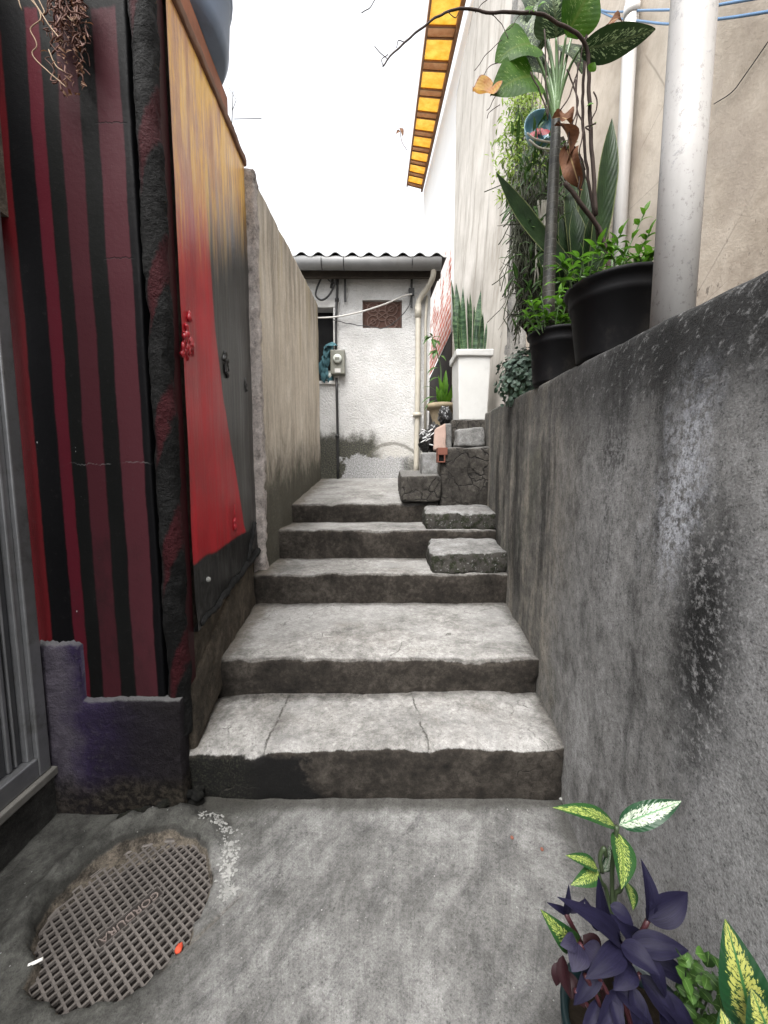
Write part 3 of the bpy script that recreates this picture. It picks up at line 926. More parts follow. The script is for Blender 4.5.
def beige_mat():
    b = B('beige_plaster')
    p = b.coord('pos')
    x, y, z = b.xyz(p)
    n = b.noise(1.1, 7, 0.65, p, 0.6)
    n2 = b.noise(14, 6, 0.7)
    c = b.ramp(b.math('ADD', b.mul(n, 0.75), b.mul(n2, 0.25)), [(0.36, g(0.31, (1, 0.84, 0.67))), (0.5, g(0.44, (1, 0.865, 0.715))), (0.64, g(0.57, (1, 0.89, 0.76)))])
    dg = b.noise(1.0, 6, 0.7, b.scl(p, (2.0, 2.0, 0.9), rot=(rad(35), 0, 0)))
    c = b.mix(b.mul(b.mr(dg, 0.5, 0.66), 0.45), c, g(0.30, (1, 0.84, 0.7)))
    low = b.mr(b.math('ADD', z, b.math('MULTIPLY', b.math('SUBTRACT', n2, 0.5), 0.7)), 2.3, 1.8)
    c = b.mix(b.mul(low, 0.6), c, g(0.24, (1, 0.82, 0.66)))
    sp = b.mul(b.mr(b.noise(26, 5, 0.75, b.scl(p, (1, 1, 0.7))), 0.6, 0.68), b.mr(z, 2.8, 2.0))
    c = b.mix(b.mul(sp, 0.8), c, g(0.07, (1, 0.85, 0.7)))
    hair = b.mul(b.mr(b.vor(1.1, b.scl(p, (1, 1, 1.3)), 'DISTANCE_TO_EDGE'), 0.004, 0.0), b.mr(n, 0.45, 0.55))
    c = b.mix(b.mul(hair, 0.45), c, g(0.12, (1, 0.85, 0.7)))
    return b.done(c, 0.85, b.bump(b.math('ADD', n2, b.mul(b.noise(90, 3), 0.5)), 0.3, 0.008), 0.25)


M['beige'] = beige_mat()


def pale_mat():
    b = B('pale_streaked_render')
    p = b.coord('pos')
    x, y, z = b.xyz(p)
    n = b.noise(1.4, 7, 0.68)
    dg = b.noise(1.0, 7, 0.72, b.scl(p, (3.2, 3.2, 0.6), rot=(rad(-16), 0, 0)))
    c = b.ramp(n, [(0.35, g(0.40, (1, 0.93, 0.83))), (0.62, g(0.54, (1, 0.94, 0.86)))])
    c = b.mix(b.mul(b.mr(dg, 0.48, 0.64), 0.6), c, g(0.22, (1, 0.88, 0.72)))
    ln = b.noise(1.0, 5, 0.7, b.scl(p, (9, 9, 0.5), rot=(rad(-14), 0, 0)))
    c = b.mix(b.mul(b.mr(ln, 0.58, 0.68), 0.35), c, g(0.16, (1, 0.95, 0.85)))
    sp = b.mul(b.mr(b.noise(22, 5, 0.8), 0.63, 0.7), b.mr(y, 5.6, 4.4), b.mr(z, 4.6, 3.6), b.mr(z, 2.2, 2.9))
    c = b.mix(b.mul(sp, 0.8), c, g(0.12, (0.9, 1, 0.75)))
    return b.done(c, 0.88, b.bump(b.math('ADD', n, b.noise(40, 4)), 0.3, 0.01), 0.2)


M['pale'] = pale_mat()
M['pilaster'] = concrete('grey_pilaster', g(0.12), g(0.24, (1, 0.97, 0.9)), g(0.36, (1, 0.98, 0.93)), 3, (1, 1, 0.5), 0.3, bump=0.8)


def brick_mat():
    b = B('whitewashed_brick')
    p = b.coord('pos')
    x, y, z = b.xyz(p)
    cmb = b.nd('ShaderNodeCombineXYZ')
    b.put(y, cmb.inputs[0])
    b.put(z, cmb.inputs[1])
    br = b.nd('ShaderNodeTexBrick')
    b.put(cmb.outputs[0], br.inputs['Vector'])
    br.inputs['Scale'].default_value = 1.0
    br.inputs['Brick Width'].default_value = 0.3
    br.inputs['Row Height'].default_value = 0.14
    br.inputs['Mortar Size'].default_value = 0.018
    br.inputs['Color1'].default_value = (0.42, 0.12, 0.08, 1)
    br.inputs['Color2'].default_value = (0.30, 0.10, 0.07, 1)
    br.inputs['Mortar'].default_value = g(0.55, (1, 0.9, 0.85))
    n = b.noise(2.2, 6, 0.75)
    c = b.mix(b.mr(b.math('ADD', n, b.math('MULTIPLY', b.math('SUBTRACT', z, 4.4), 0.16)), 0.56, 0.66), br.outputs[0], g(0.62, (1, 0.95, 0.9)))
    return b.done(c, 0.9, b.bump(b.math('SUBTRACT', b.noise(40, 4), br.outputs[1]), 0.5, 0.01), 0.2)


M['brick'] = brick_mat()
M['gapshade'] = simple('gap_shade_paint', (0.02, 0.015, 0.012), 0.9, 0.5, 10, 0.5, 0.2)  # near black: deep shade of the gap put into the colour
M['whitewall'] = simple('bright_white_wall', (0.82, 0.82, 0.81), 0.8, 0.06, 3, 0.1, 0.3)
M['joistpale'] = simple('tan_roof_batten', (0.62, 0.42, 0.19), 0.75, 0.35, 12, 0.3, 0.3)
M['joist'] = simple('brown_roof_timber', (0.24, 0.115, 0.05), 0.75, 0.35, 12, 0.3, 0.3)


def yellow_mat(name='yellow_translucent_sheet', c0=(0.86, 0.56, 0.10, 1), c1=(0.95, 0.74, 0.26, 1)):
    b = B(name)
    o = b.coord('pos')
    n = b.noise(5, 6, 0.7)
    c = b.ramp(n, [(0.35, c0), (0.6, c1)])
    m = b.done(c, 0.5, b.bump(b.noise(30, 3), 0.2, 0.005), 0.3)
    tr = b.nd('ShaderNodeBsdfTranslucent')
    b.put(c, tr.inputs[0])
    mx = b.nd('ShaderNodeMixShader')
    mx.inputs[0].default_value = 0.42
    b.nt.links.new(b.bs.outputs[0], mx.inputs[1])
    b.nt.links.new(tr.outputs[0], mx.inputs[2])
    b.nt.links.new(mx.outputs[0], [q for q in b.nt.nodes if q.type == 'OUTPUT_MATERIAL'][0].inputs[0])
    return m


M['yellow'] = yellow_mat()
M['joistpale'] = yellow_mat('tan_translucent_batten', (0.68, 0.42, 0.20, 1), (0.82, 0.60, 0.34, 1))
M['pot'] = simple('black_plastic_pot', (0.006, 0.006, 0.007), 0.62, 0.5, 9, 0.25, 0.18, dirt=0.55)
M['soil'] = simple('dark_soil', (0.012, 0.009, 0.006), 0.95, 0.5, 40, 1.0, 0.1)
M['tealpot'] = simple('dark_teal_pot', (0.005, 0.014, 0.016), 0.4, 0.3, 8, 0.1, 0.4)
M['whitepot'] = simple('white_cement_planter', (0.5, 0.5, 0.485), 0.7, 0.09, 9, 0.3, 0.3, dirt=0.22)
M['urn'] = simple('weathered_stone_urn', (0.26, 0.21, 0.14), 0.9, 0.4, 14, 0.7, 0.2, dirt=0.6)
M['bag'] = simple('black_rubbish_bag', (0.014, 0.014, 0.015), 0.2, 0.4, 20, 0.4, 0.6)
M['baglight'] = simple('white_bag_print', (0.5, 0.5, 0.5), 0.35, 0.2, 20, 0.2, 0.5)
M['pink'] = simple('pink_plastered_slab', (0.30, 0.215, 0.18), 0.85, 0.3, 16, 0.4, 0.2, dirt=0.5)
M['redbrick'] = simple('hollow_red_brick', (0.17, 0.07, 0.05), 0.9, 0.3, 20, 0.5, 0.2)
M['iron'] = simple('cast_iron', (0.112, 0.1, 0.092), 0.65, 0.45, 22, 0.5, 0.4, 0.25, dirt=0.5)
M['ironpit'] = simple('shaded_silt_recess', (0.0045, 0.0032, 0.0026), 0.95, 0.6, 30, 0.8, 0.15)  # silt taken near black, with the shade of the holes in it
M['debris'] = simple('orange_tile_chip', (0.42, 0.06, 0.03), 0.8, 0.3, 30, 0.3, 0.2)
M['paper'] = simple('white_cigarette_paper', (0.75, 0.74, 0.7), 0.8, 0.1, 30, 0.1, 0.2)
M['filter'] = simple('tan_filter', (0.5, 0.33, 0.16), 0.8, 0.1, 30, 0.1, 0.2)
M['flake'] = simple('white_paint_flakes', (0.21, 0.21, 0.2), 0.9, 0.5, 30, 0.5, 0.2)
M['root'] = simple('dry_red_root', (0.10, 0.045, 0.032), 0.7, 0.6, 30, 0.3, 0.3)
M['twigpale'] = simple('pale_dry_twig', (0.28, 0.2, 0.13), 0.7, 0.4, 30, 0.3, 0.3)
M['branch'] = simple('dark_branch_bark', (0.035, 0.024, 0.02), 0.8, 0.5, 30, 0.6, 0.2)
M['greystem'] = simple('grey_green_dangling_stem', (0.045, 0.05, 0.03), 0.7, 0.4, 20, 0.2, 0.3)
M['whitestem'] = simple('pale_stem', (0.4, 0.38, 0.33), 0.7, 0.3, 20, 0.2, 0.3)


def trunk_mat():
    b = B('ringed_cane')
    p = b.coord('pos')
    z = b.xyz(p)[2]
    zz = b.math('ADD', z, b.math('MULTIPLY', b.math('SUBTRACT', b.noise(10, 3), 0.5), 0.012))
    rg = b.mr(b.math('ABSOLUTE', b.math('SINE', b.math('MULTIPLY', zz, 90.0))), 0.16, 0.02)
    n = b.noise(18, 5, 0.7)
    c = b.ramp(n, [(0.35, (0.006, 0.006, 0.004, 1)), (0.65, (0.026, 0.025, 0.018, 1))])
    c = b.mix(b.mul(rg, 0.5), c, g(0.1, (1, 0.97, 0.85)))
    return b.done(c, 0.55, b.bump(b.math('ADD', n, b.mul(rg, -0.8)), 0.5, 0.006), 0.35)


M['cane'] = trunk_mat()
M['stalk'] = simple('pale_green_stalk', (0.09, 0.15, 0.06), 0.45, 0.3, 14, 0.1, 0.4)
M['stem_dk'] = simple('dark_green_stem', (0.03, 0.045, 0.02), 0.5, 0.4, 14, 0.1, 0.4)
M['stem_red'] = simple('maroon_stem', (0.035, 0.009, 0.012), 0.5, 0.4, 14, 0.1, 0.4)
M['leaf_var'] = leafmat('speckled_leaf', (0.022, 0.07, 0.006, 1), (0.06, 0.14, 0.012, 1), (0.08, 0.14, 0.02, 1), 0.55, spot=(0.22, 0.30, 0.10, 1), spot_lo=0.585, spot_hi=0.62, trans=0.55)
M['leaf_vardk'] = leafmat('dark_speckled_leaf', (0.007, 0.02, 0.006, 1), (0.02, 0.042, 0.011, 1), (0.05, 0.07, 0.028, 1), 0.5, spot=(0.2, 0.26, 0.13, 1), spot_lo=0.54, spot_hi=0.58, trans=0.2)
M['leaf_dieff'] = leafmat('cream_splashed_leaf', (0.012, 0.042, 0.012, 1), (0.022, 0.065, 0.018, 1), (0.1, 0.15, 0.03, 1), 0.35, spot=(0.27, 0.32, 0.085, 1), spot_lo=0.47, spot_hi=0.53, hold=0.42, trans=0.2)
M['leaf_dieffw'] = leafmat('white_splashed_leaf', (0.008, 0.035, 0.014, 1), (0.014, 0.05, 0.02, 1), (0.1, 0.2, 0.1, 1), 0.35, spot=(0.38, 0.43, 0.34, 1), spot_lo=0.43, spot_hi=0.48, hold=0.45, trans=0.15)
M['leaf_big'] = leafmat('yellow_streaked_leaf', (0.006, 0.028, 0.010, 1), (0.010, 0.04, 0.014, 1), (0.03, 0.10, 0.03, 1), 0.33, spot=(0.28, 0.29, 0.075, 1), spot_lo=0.44, spot_hi=0.49, hold=0.4, trans=0.15)
M['leaf_purple'] = leafmat('purple_leaf', (0.0028, 0.0024, 0.0085, 1), (0.007, 0.0062, 0.017, 1), None, 0.55, trans=0.01, ribs=0.0, sheen=0.12, grain=1.0)
M['leaf_mauve'] = leafmat('mauve_leaf', (0.009, 0.008, 0.018, 1), (0.016, 0.014, 0.028, 1), None, 0.55, trans=0.03, ribs=0.0, sheen=0.14, grain=1.0)
M['leaf_maroon'] = leafmat('maroon_leaf', (0.008, 0.002, 0.003, 1), (0.016, 0.003, 0.005, 1), None, 0.55, trans=0.05, ribs=0.0, sheen=0.2)
M['leaf_snake'] = None


def snake_mat():
    b = B('banded_snake_leaf')
    uv = b.coord('uv')
    ux, uy, _ = b.xyz(uv)
    o = b.coord('obj')
    n = b.noise(14, 5, 0.7, b.scl(o, (0.6, 0.6, 2.6)), 0.6)
    c = b.ramp(n, [(0.4, (0.010, 0.026, 0.012, 1)), (0.5, (0.024, 0.055, 0.025, 1)), (0.6, (0.07, 0.12, 0.06, 1))])
    em = b.math('MULTIPLY', b.math('ABSOLUTE', b.math('SUBTRACT', ux, 0.5)), 2.0)
    c = b.mix(b.mul(b.mr(em, 0.8, 0.95), 0.35), c, (0.22, 0.27, 0.1, 1))
    return b.done(c, 0.38, None, 0.4)


M['leaf_snake'] = snake_mat()
M['leaf_strap'] = leafmat('dark_strap_leaf', (0.008, 0.02, 0.007, 1), (0.02, 0.042, 0.014, 1), None, 0.38, edge=(0.12, 0.14, 0.06, 1), trans=0.1)
M['leaf_bright'] = leafmat('bright_seedling_leaf', (0.03, 0.09, 0.007, 1), (0.085, 0.20, 0.016, 1), (0.09, 0.18, 0.035, 1), 0.45, trans=0.4)
M['leaf_fern'] = leafmat('yellow_green_fern_leaf', (0.10, 0.17, 0.018, 1), (0.22, 0.30, 0.05, 1), None, 0.5, trans=0.35)
M['leaf_green'] = leafmat('mid_green_leaf', (0.018, 0.05, 0.010, 1), (0.05, 0.11, 0.02, 1), (0.12, 0.2, 0.06, 1), 0.42, trans=0.25)
M['leaf_silver'] = leafmat('silvery_round_leaf', (0.02, 0.045, 0.022, 1), (0.12, 0.17, 0.14, 1), (0.1, 0.16, 0.1, 1), 0.3, trans=0.1)
M['leaf_dry'] = leafmat('dry_brown_leaf', (0.06, 0.022, 0.010, 1), (0.15, 0.065, 0.03, 1), (0.3, 0.2, 0.1, 1), 0.75, trans=0.2)
M['leaf_yellow'] = leafmat('yellowing_leaf', (0.30, 0.13, 0.03, 1), (0.42, 0.30, 0.04, 1), (0.3, 0.14, 0.05, 1), 0.55, edge=(0.22, 0.1, 0.05, 1), trans=0.4)


def bowl_mat():
    b = B('painted_bowl_glaze')
    o = b.coord('obj')
    n = b.noise(9, 4, 0.6, o)
    c = b.ramp(n, [(0.35, (0.06, 0.16, 0.22, 1)), (0.65, (0.13, 0.27, 0.33, 1))])
    return b.done(c, 0.3, b.bump(n, 0.1, 0.004), 0.5)


M['bowl'] = bowl_mat()
M['bowlred'] = simple('red_glaze', (0.20, 0.008, 0.018), 0.5, 0.3, 20, 0.1, 0.2)
# ------------------------------------------------------------------ ground: one sheet, finely modelled in the alley, running out to the horizon
def gh(x, y):
    """height of the ground"""
    h = 0.006 * noise.noise(V((x * 2.1, y * 2.1, 0))) + 0.0035 * noise.noise(V((x * 7, y * 7, 3)))
    dx, dy = x - MH_C.x, y - MH_C.y
    d = math.hypot(dx, dy)
    a = math.atan2(dy, dx)
    wob = 0.022 * noise.noise(V((math.cos(a) * 2.2, math.sin(a) * 2.2, 4))) + 0.012 * noise.noise(V((math.cos(a) * 7, math.sin(a) * 7, 9)))
    far = -0.61 * dx + 0.79 * dy                      # towards the doorway corner
    R = MH_R - 0.018 + wob + 0.055 * max(0, far / max(d, 0.01)) ** 1.3
    # the opening
    k = min(1, max(0, (R - d) / 0.016))
    inside = -0.07
    if far > 0.146:                                 # earth heaped over the back of the grate
        t = min(1, (far - 0.146) / 0.016)
        crumb = 0.010 * noise.noise(V((x * 22, y * 22, 1))) + 0.006 * noise.noise(V((x * 55, y * 55, 2)))
        inside = -0.07 * (1 - t) + t * (-0.042 + 0.10 * (far - 0.146) + crumb)
    h = h * (1 - k) + inside * k
    # raised lip of old mortar behind it
    if far > 0.0:
        lip = math.exp(-((d - R - 0.03) / 0.045) ** 2) * min(1, far / 0.12)
        h += lip * (0.03 + 0.05 * abs(noise.noise(V((x * 7, y * 7, 5)))) + 0.022 * noise.noise(V((x * 24, y * 24, 5))) + 0.010 * noise.noise(V((x * 60, y * 60, 5))))
    # groove scratched beside it
    gx, gy = 0.62, -0.4
    e = abs((x + 0.555) * 0.78 - (y - 1.0) * 0.6)
    if -0.62 < x < -0.46:
        h -= 0.010 * math.exp(-(e / 0.010) ** 2)
    return h


def build_ground():
    b = MB()
    xs = [-1.5 + 0.0125 * i for i in range(int(2.45 / 0.0125) + 1)]
    ys = [0.25 + 0.0125 * i for i in range(int(1.3 / 0.0125) + 1)]
    ids = [[b.add((x, y, gh(x, y))) for x in xs] for y in ys]
    for j in range(len(ys) - 1):
        for i in range(len(xs) - 1):
            b.face(ids[j][i], ids[j][i + 1], ids[j + 1][i + 1], ids[j + 1][i])
    # skirt from the fine part out to the horizon
    G = 150
    c = [b.add((-G, -G, 0)), b.add((G, -G, 0)), b.add((G, G, 0)), b.add((-G, G, 0))]
    rows = ([ids[0][i] for i in range(len(xs))], [ids[j][-1] for j in range(len(ys))], [ids[-1][i] for i in range(len(xs) - 1, -1, -1)], [ids[j][0] for j in range(len(ys) - 1, -1, -1)])
    for k, r in enumerate(rows):
        for i in range(len(r) - 1):
            b.face(c[k], r[i + 1], r[i])
        b.face(c[k], c[(k + 1) % 4], r[-1])
    tag(b.build('ground', M['ground']), kind='structure')


build_ground()


def wall_x(y):                       # alley face of the long right-hand wall
    return 0.565 + 0.118 * y


def wall_top(y):
    return 1.645 + 0.082 * y


# raised garden behind the right-hand wall
b = MB()
b.quadbox([V((wall_x(-1.6) + 0.14, -1.6, 0.02)), V((1.6, -1.6, 0.02)), V((1.6, 4.1, 0.02)), V((wall_x(4.1) + 0.14, 4.1, 0.02))],
          [V((wall_x(-1.6) + 0.14, -1.6, wall_top(-1.6) - 0.03)), V((1.6, -1.6, wall_top(-1.6) - 0.03)), V((1.6, 4.1, wall_top(4.1) - 0.03)), V((wall_x(4.1) + 0.14, 4.1, wall_top(4.1) - 0.03))])
tag(b.build('terrace', M['soil'], smooth=False), kind='structure')
# hillside under the house
b = MB()
b.quadbox([V((-6, 5.62, 0.02)), V((6, 5.62, 0.02)), V((6, 30, 0.02)), V((-6, 30, 0.02))], [V((-6, 5.62, 1.28)), V((6, 5.62, 1.28)), V((6, 30, 4.0)), V((-6, 30, 4.0))])
tag(b.build('hillside', M['ground'], smooth=False), kind='structure')

# ------------------------------------------------------------------ staircase
stairs = thing('concrete_staircase', 'worn grey concrete steps climbing the alley towards the white house', 'stairs', (0, 1.47, 0))
ST = [  # front y, top z at front, back y, left x (front, back), right x (front, back), top z at back
    (1.474, 0.231, 1.93, (-0.87, -0.89), (0.755, 0.80), 0.235),
    (1.870, 0.418, 2.76, (-0.89, -0.97), (0.80, 0.91), 0.424),
    (2.701, 0.639, 3.26, (-0.97, -0.99), (0.90, 0.97), 0.643),
    (3.207, 0.885, 3.80, (-0.99, -1.0), (0.97, 1.03), 0.89),
    (3.700, 1.062, 5.66, (-1.0, -1.02), (0.52, 0.72), 1.30),
]
zb = -0.04
for k, (y0, z1, y1, xl, xr, z2) in enumerate(ST):
    b = MB()
    tl = 0.012 if k == 0 else 0.004
    bot = [V((xl[0], y0 + 0.012, zb)), V((xr[0], y0 + 0.012, zb)), V((xr[1], y1, zb)), V((xl[1], y1, zb))]
    top = [V((xl[0], y0 - 0.005, z1 - tl)), V((xr[0], y0 - 0.005, z1 + tl)), V((xr[1], y1, z2 + tl)), V((xl[1], y1, z2 - tl))]
    b.rough(bot, top, res=0.02 if k < 2 else 0.03, rnd=0.018, amp=0.009, freq=4.5, chip=0.085 if k < 2 else 0.06, seed=k * 7.3)
    b.build('step', M['step'], stairs)
    zb = z1 - 0.10 if k < 4 else zb
# brown cement skirting along the foot of the painted wall
b = MB()
def skx(y, o=0.0):
    return PN0.x + (PN1.x - PN0.x) * (y - PN0.y) / (PN1.y - PN0.y) + o
b.rough([V((skx(1.49, -0.06), 1.49, 0.2)), V((skx(1.49, 0.012), 1.49, 0.2)), V((skx(2.72, 0.012), 2.72, 0.40)), V((skx(2.72, -0.06), 2.72, 0.40))],
        [V((skx(1.49, -0.06), 1.49, 0.46)), V((skx(1.49, -0.002), 1.49, 0.46)), V((skx(2.72, -0.002), 2.72, 0.86)), V((skx(2.72, -0.06), 2.72, 0.86))], res=0.02, rnd=0.014, amp=0.008, freq=7, chip=0.03, seed=3)
b.build('side_skirting', M['brown'], stairs)

# ------------------------------------------------------------------ long stained wall on the right
b = MB()
ya, yb = -1.5, 4.05
b.rough([V((wall_x(ya), ya, -0.05)), V((wall_x(ya) + 0.15, ya, -0.05)), V((wall_x(yb) + 0.15, yb, -0.05)), V((wall_x(yb), yb, -0.05))],
        [V((wall_x(ya), ya, wall_top(ya))), V((wall_x(ya) + 0.15, ya, wall_top(ya))), V((wall_x(yb) + 0.15, yb, wall_top(yb))), V((wall_x(yb), yb, wall_top(yb)))],
        res=0.03, rnd=0.016, amp=0.006, freq=3.5, chip=0.012, seed=11)
tag(b.build('retaining_wall', M['rwall']), 'long grey retaining wall streaked black with mould along the steps', 'wall')

# ------------------------------------------------------------------ striped wall with its plinth and stone corner
sw = thing('striped_wall', 'wall with vertical black and dark red stripes over a purple plinth', 'wall', (-1.08, 1.45, 0))
b = MB()
b.rough([V((-1.42, 1.45, -0.05)), V((-0.87, 1.45, -0.05)), V((-0.87, 1.60, -0.05)), V((-1.42, 1.60, -0.05))], [V((-1.42, 1.45, 3.15)), V((-0.87, 1.45, 3.15)), V((-0.87, 1.60, 3.15)), V((-1.42, 1.60, 3.15))],
        res=0.04, rnd=0.01, amp=0.004, freq=3, seed=5)
b.build('painted_face', M['stripe'], sw)
b = MB()
xs_p = [-1.40 + 0.0074 * i for i in range(31)] + [-1.175 + 0.0094 * i for i in range(41)]
Kp = 46
def plinth_top(x):
    if x < -1.1765:
        return 0.70 + 0.016 * noise.noise(V((x * 28, 1, 0))) + 0.010 * noise.noise(V((x * 90, 4, 0))) - 0.02 * max(0, (x + 1.20) / 0.025)
    return 0.47 + 0.005 * noise.noise(V((x * 30, 2, 0))) + 0.004 * noise.noise(V((x * 95, 2, 0)))
cols = []
for x in xs_p:
    zt_ = plinth_top(x)
    col = []
    for k in range(Kp + 1):
        q = k / Kp
        z = -0.05 + (zt_ + 0.05) * q
        p = V((x, 1.424 - 0.010 * (1 - q), z)) + noise.noise_vector(V((x * 7, 3, z * 7))) * 0.007 + noise.noise_vector(V((x * 30, 8, z * 30))) * 0.003
        if zt_ - z < 0.03:
            p.y += 0.010 * (1 - (zt_ - z) / 0.03) ** 2
        p.x = min(p.x, -0.799 + 0.004 * noise.noise(V((z * 20, 1, 1))))
        col.append(b.add(p))
    col.append(b.add((b.v[col[-1]].x, 1.462, b.v[col[-1]].z + 0.001)))
    cols.append(col)
for i in range(len(cols) - 1):
    if i == 30:                      # the step down: a short upright end face
        n0 = len(cols[i]) - 2
        for k in range(Kp):
            b.face(cols[i][k], cols[i + 1][min(Kp, int(k * 1.44))], cols[i + 1][min(Kp, int((k + 1) * 1.44))], cols[i][k + 1]) if int(k * 1.44) < Kp else b.face(cols[i][k], cols[i + 1][Kp], cols[i][k + 1])
        b.face(cols[i][Kp], cols[i + 1][Kp], cols[i + 1][Kp + 1], cols[i][Kp + 1])
        continue
    for k in range(Kp + 1):
        b.face(cols[i][k], cols[i + 1][k], cols[i + 1][k + 1], cols[i][k + 1])
e_ = [b.add((-0.80, 1.48, b.v[v].z)) for v in cols[-1][:Kp + 1]]
for k in range(Kp):
    b.face(cols[-1][k], e_[k], e_[k + 1], cols[-1][k + 1])
b.build('plinth', M['plinth'], sw)
b = MB()       # crumbled black mortar where the plinth meets the lowest riser
rnd = random.Random(90)
for i in range(46):
    t = rnd.random()
    c0 = V((-1.0 + 0.24 * t + rnd.gauss(0, 0.015), 1.405 + 0.055 * t + rnd.gauss(0, 0.012), 0.004 + 0.10 * rnd.random() ** 2 * t))
    r = rnd.uniform(0.008, 0.026)
    i0 = []
    nn = 6
    for a in range(nn + 1):
        th = math.pi * a / nn
        row = []
        for j in range(10):
            ph = 2 * math.pi * j / 10
            d = V((math.sin(th) * math.cos(ph), math.sin(th) * math.sin(ph), math.cos(th)))
            row.append(b.add(c0 + V((d.x * 1.3, d.y * 0.8, d.z * 0.8)) * r * (1 + 0.5 * noise.noise(d * 2 + c0 * 40))))
        i0.append(row)
    for a in range(nn):
        for j in range(10):
            b.face(i0[a][j], i0[a + 1][j], i0[a + 1][(j + 1) % 10], i0[a][(j + 1) % 10])
tag(b.build('crumbled_mortar', concrete('damp_black_moss', g(0.003), g(0.010, (1, 1, 0.75)), g(0.04, (0.95, 1, 0.6)), 5, bump=1.0, coarse=1.0), loc=(-0.88, 1.43, 0)), 'damp black crumbled mortar between the purple plinth and the lowest step', 'rubble', kind='stuff')
b = MB()       # stone-faced corner: bulging courses twisting upwards
rows = []
nz_ = 200
for i in range(nz_ + 1):
    z = 0.30 + (3.16 - 0.30) * i / nz_
    row = []
    for j in range(21):
        a = math.pi * (1.02 - 1.06 * j / 20) + math.pi           # front half, from the wall face round into the jamb
        ph = z * 14 + a * 1.2
        bul = 0.010 * (abs(math.sin(ph * 0.5)) ** 0.6 - 0.5)
        p = V((-0.826, 1.487, z)) + V((math.cos(a) * 0.040, math.sin(a) * 0.046, 0)) * (1 + bul / 0.046)
        p += noise.noise_vector(p * 13) * 0.006 + noise.noise_vector(p * 45) * 0.0025
        row.append(b.add(p))
    rows.append(row)
for i in range(nz_):
    for j in range(20):
        b.face(rows[i][j], rows[i][j + 1], rows[i + 1][j + 1], rows[i + 1][j])
b.build('corner_stones', M['column'], sw)

# ------------------------------------------------------------------ painted wall on the left (red, black, ochre)
pw = thing('mural_wall', 'glossy wall panel painted red, black and ochre beside the lower steps', 'wall', (-0.85, 1.6, 0))
dirp = (PN1 - PN0).normalized()
outp = V((dirp.y, -dirp.x, 0))


def panel(sf, z, o=0.0):
    p = PN0.lerp(PN1, sf) + outp * o
    return V((p.x, p.y, z))


def ptop(sf):
    return 3.13 + 0.32 * sf


b = MB()
for sfa, sfb, zt in ((0, 1, 0),):
    b.rough([panel(-0.0, -0.02, -0.02), panel(1.0, -0.02, -0.02), panel(1.0, -0.02, -0.2), panel(0.0, -0.02, -0.2)],
            [panel(0.0, ptop(0) - 0.02, -0.02), panel(1.0, ptop(1) - 0.02, -0.02), panel(1.0, ptop(1) - 0.02, -0.2), panel(0.0, ptop(0) - 0.02, -0.2)], res=0.05, rnd=0.008, amp=0.004, freq=4, seed=2)
b.build('rough_core', M['brown'], pw)
b = MB()       # smooth painted skin, its lower edge rising with the steps
N_, K_ = 40, 70
grid = []
for i in range(N_ + 1):
    sf = i / N_
    zlo = 0.685 + (0.78 - 0.685) * sf + 0.018 * noise.noise(V((sf * 9, 2, 0))) - 0.0
    col = []
    for k in range(K_ + 1):
        q = k / K_
        z = zlo + (ptop(sf) - zlo) * q
        o = 0.006 + 0.005 * noise.noise(V((sf * 3, z * 1.6, 1))) + 0.0025 * noise.noise(V((sf * 14, z * 4, 5)))
        if q < 0.06:
            o += 0.012 * (1 - q / 0.06) * (0.6 + noise.noise(V((sf * 12, z * 20, 2))))
        col.append(b.add(panel(sf, z, o)))
    grid.append(col)
back = [[b.add(panel(i / N_, b.v[grid[i][k]].z, -0.03)) for k in (0, K_)] for i in range(N_ + 1)]
for i in range(N_):
    for k in range(K_):
        b.face(grid[i][k], grid[i + 1][k], grid[i + 1][k + 1], grid[i][k + 1])
    b.face(grid[i][0], back[i][0], back[i + 1][0], grid[i + 1][0])
    b.face(grid[i][K_], grid[i + 1][K_], back[i + 1][1], back[i][1])
b.build('painted_skin', M['panel'], pw)
b = MB()       # lumpy black cement along the foot
pts = [panel(s, 0.70 + 0.085 * s + 0.02 * noise.noise(V((s * 8, 0, 0))), 0.012) for s in [i / 40 for i in range(1, 41)]]
b.tube(pts, [0.016 + 0.012 * noise.noise(p * 30) + 0.010 * (i / 40) for i, p in enumerate(pts)], 8)
pts = [panel(0.72 + 0.2 * t, 0.78 + 0.22 * t, 0.014) for t in [i / 14 for i in range(15)]]
b.tube(pts, [0.014 + 0.01 * noise.noise(p * 40) for p in pts], 8)
b.build('foot_lumps', M['blackfoot'], pw)
# dark red jamb between the stone corner and the panel
b = MB()
b.box((-0.86, 1.50, 0.36), (-0.808, 1.577, 3.13))
b.build('jamb', simple('deep_red_jamb_paint', (0.028, 0.003, 0.005), 0.6, 0.4, 10, 0.3, 0.2), pw, smooth=False)


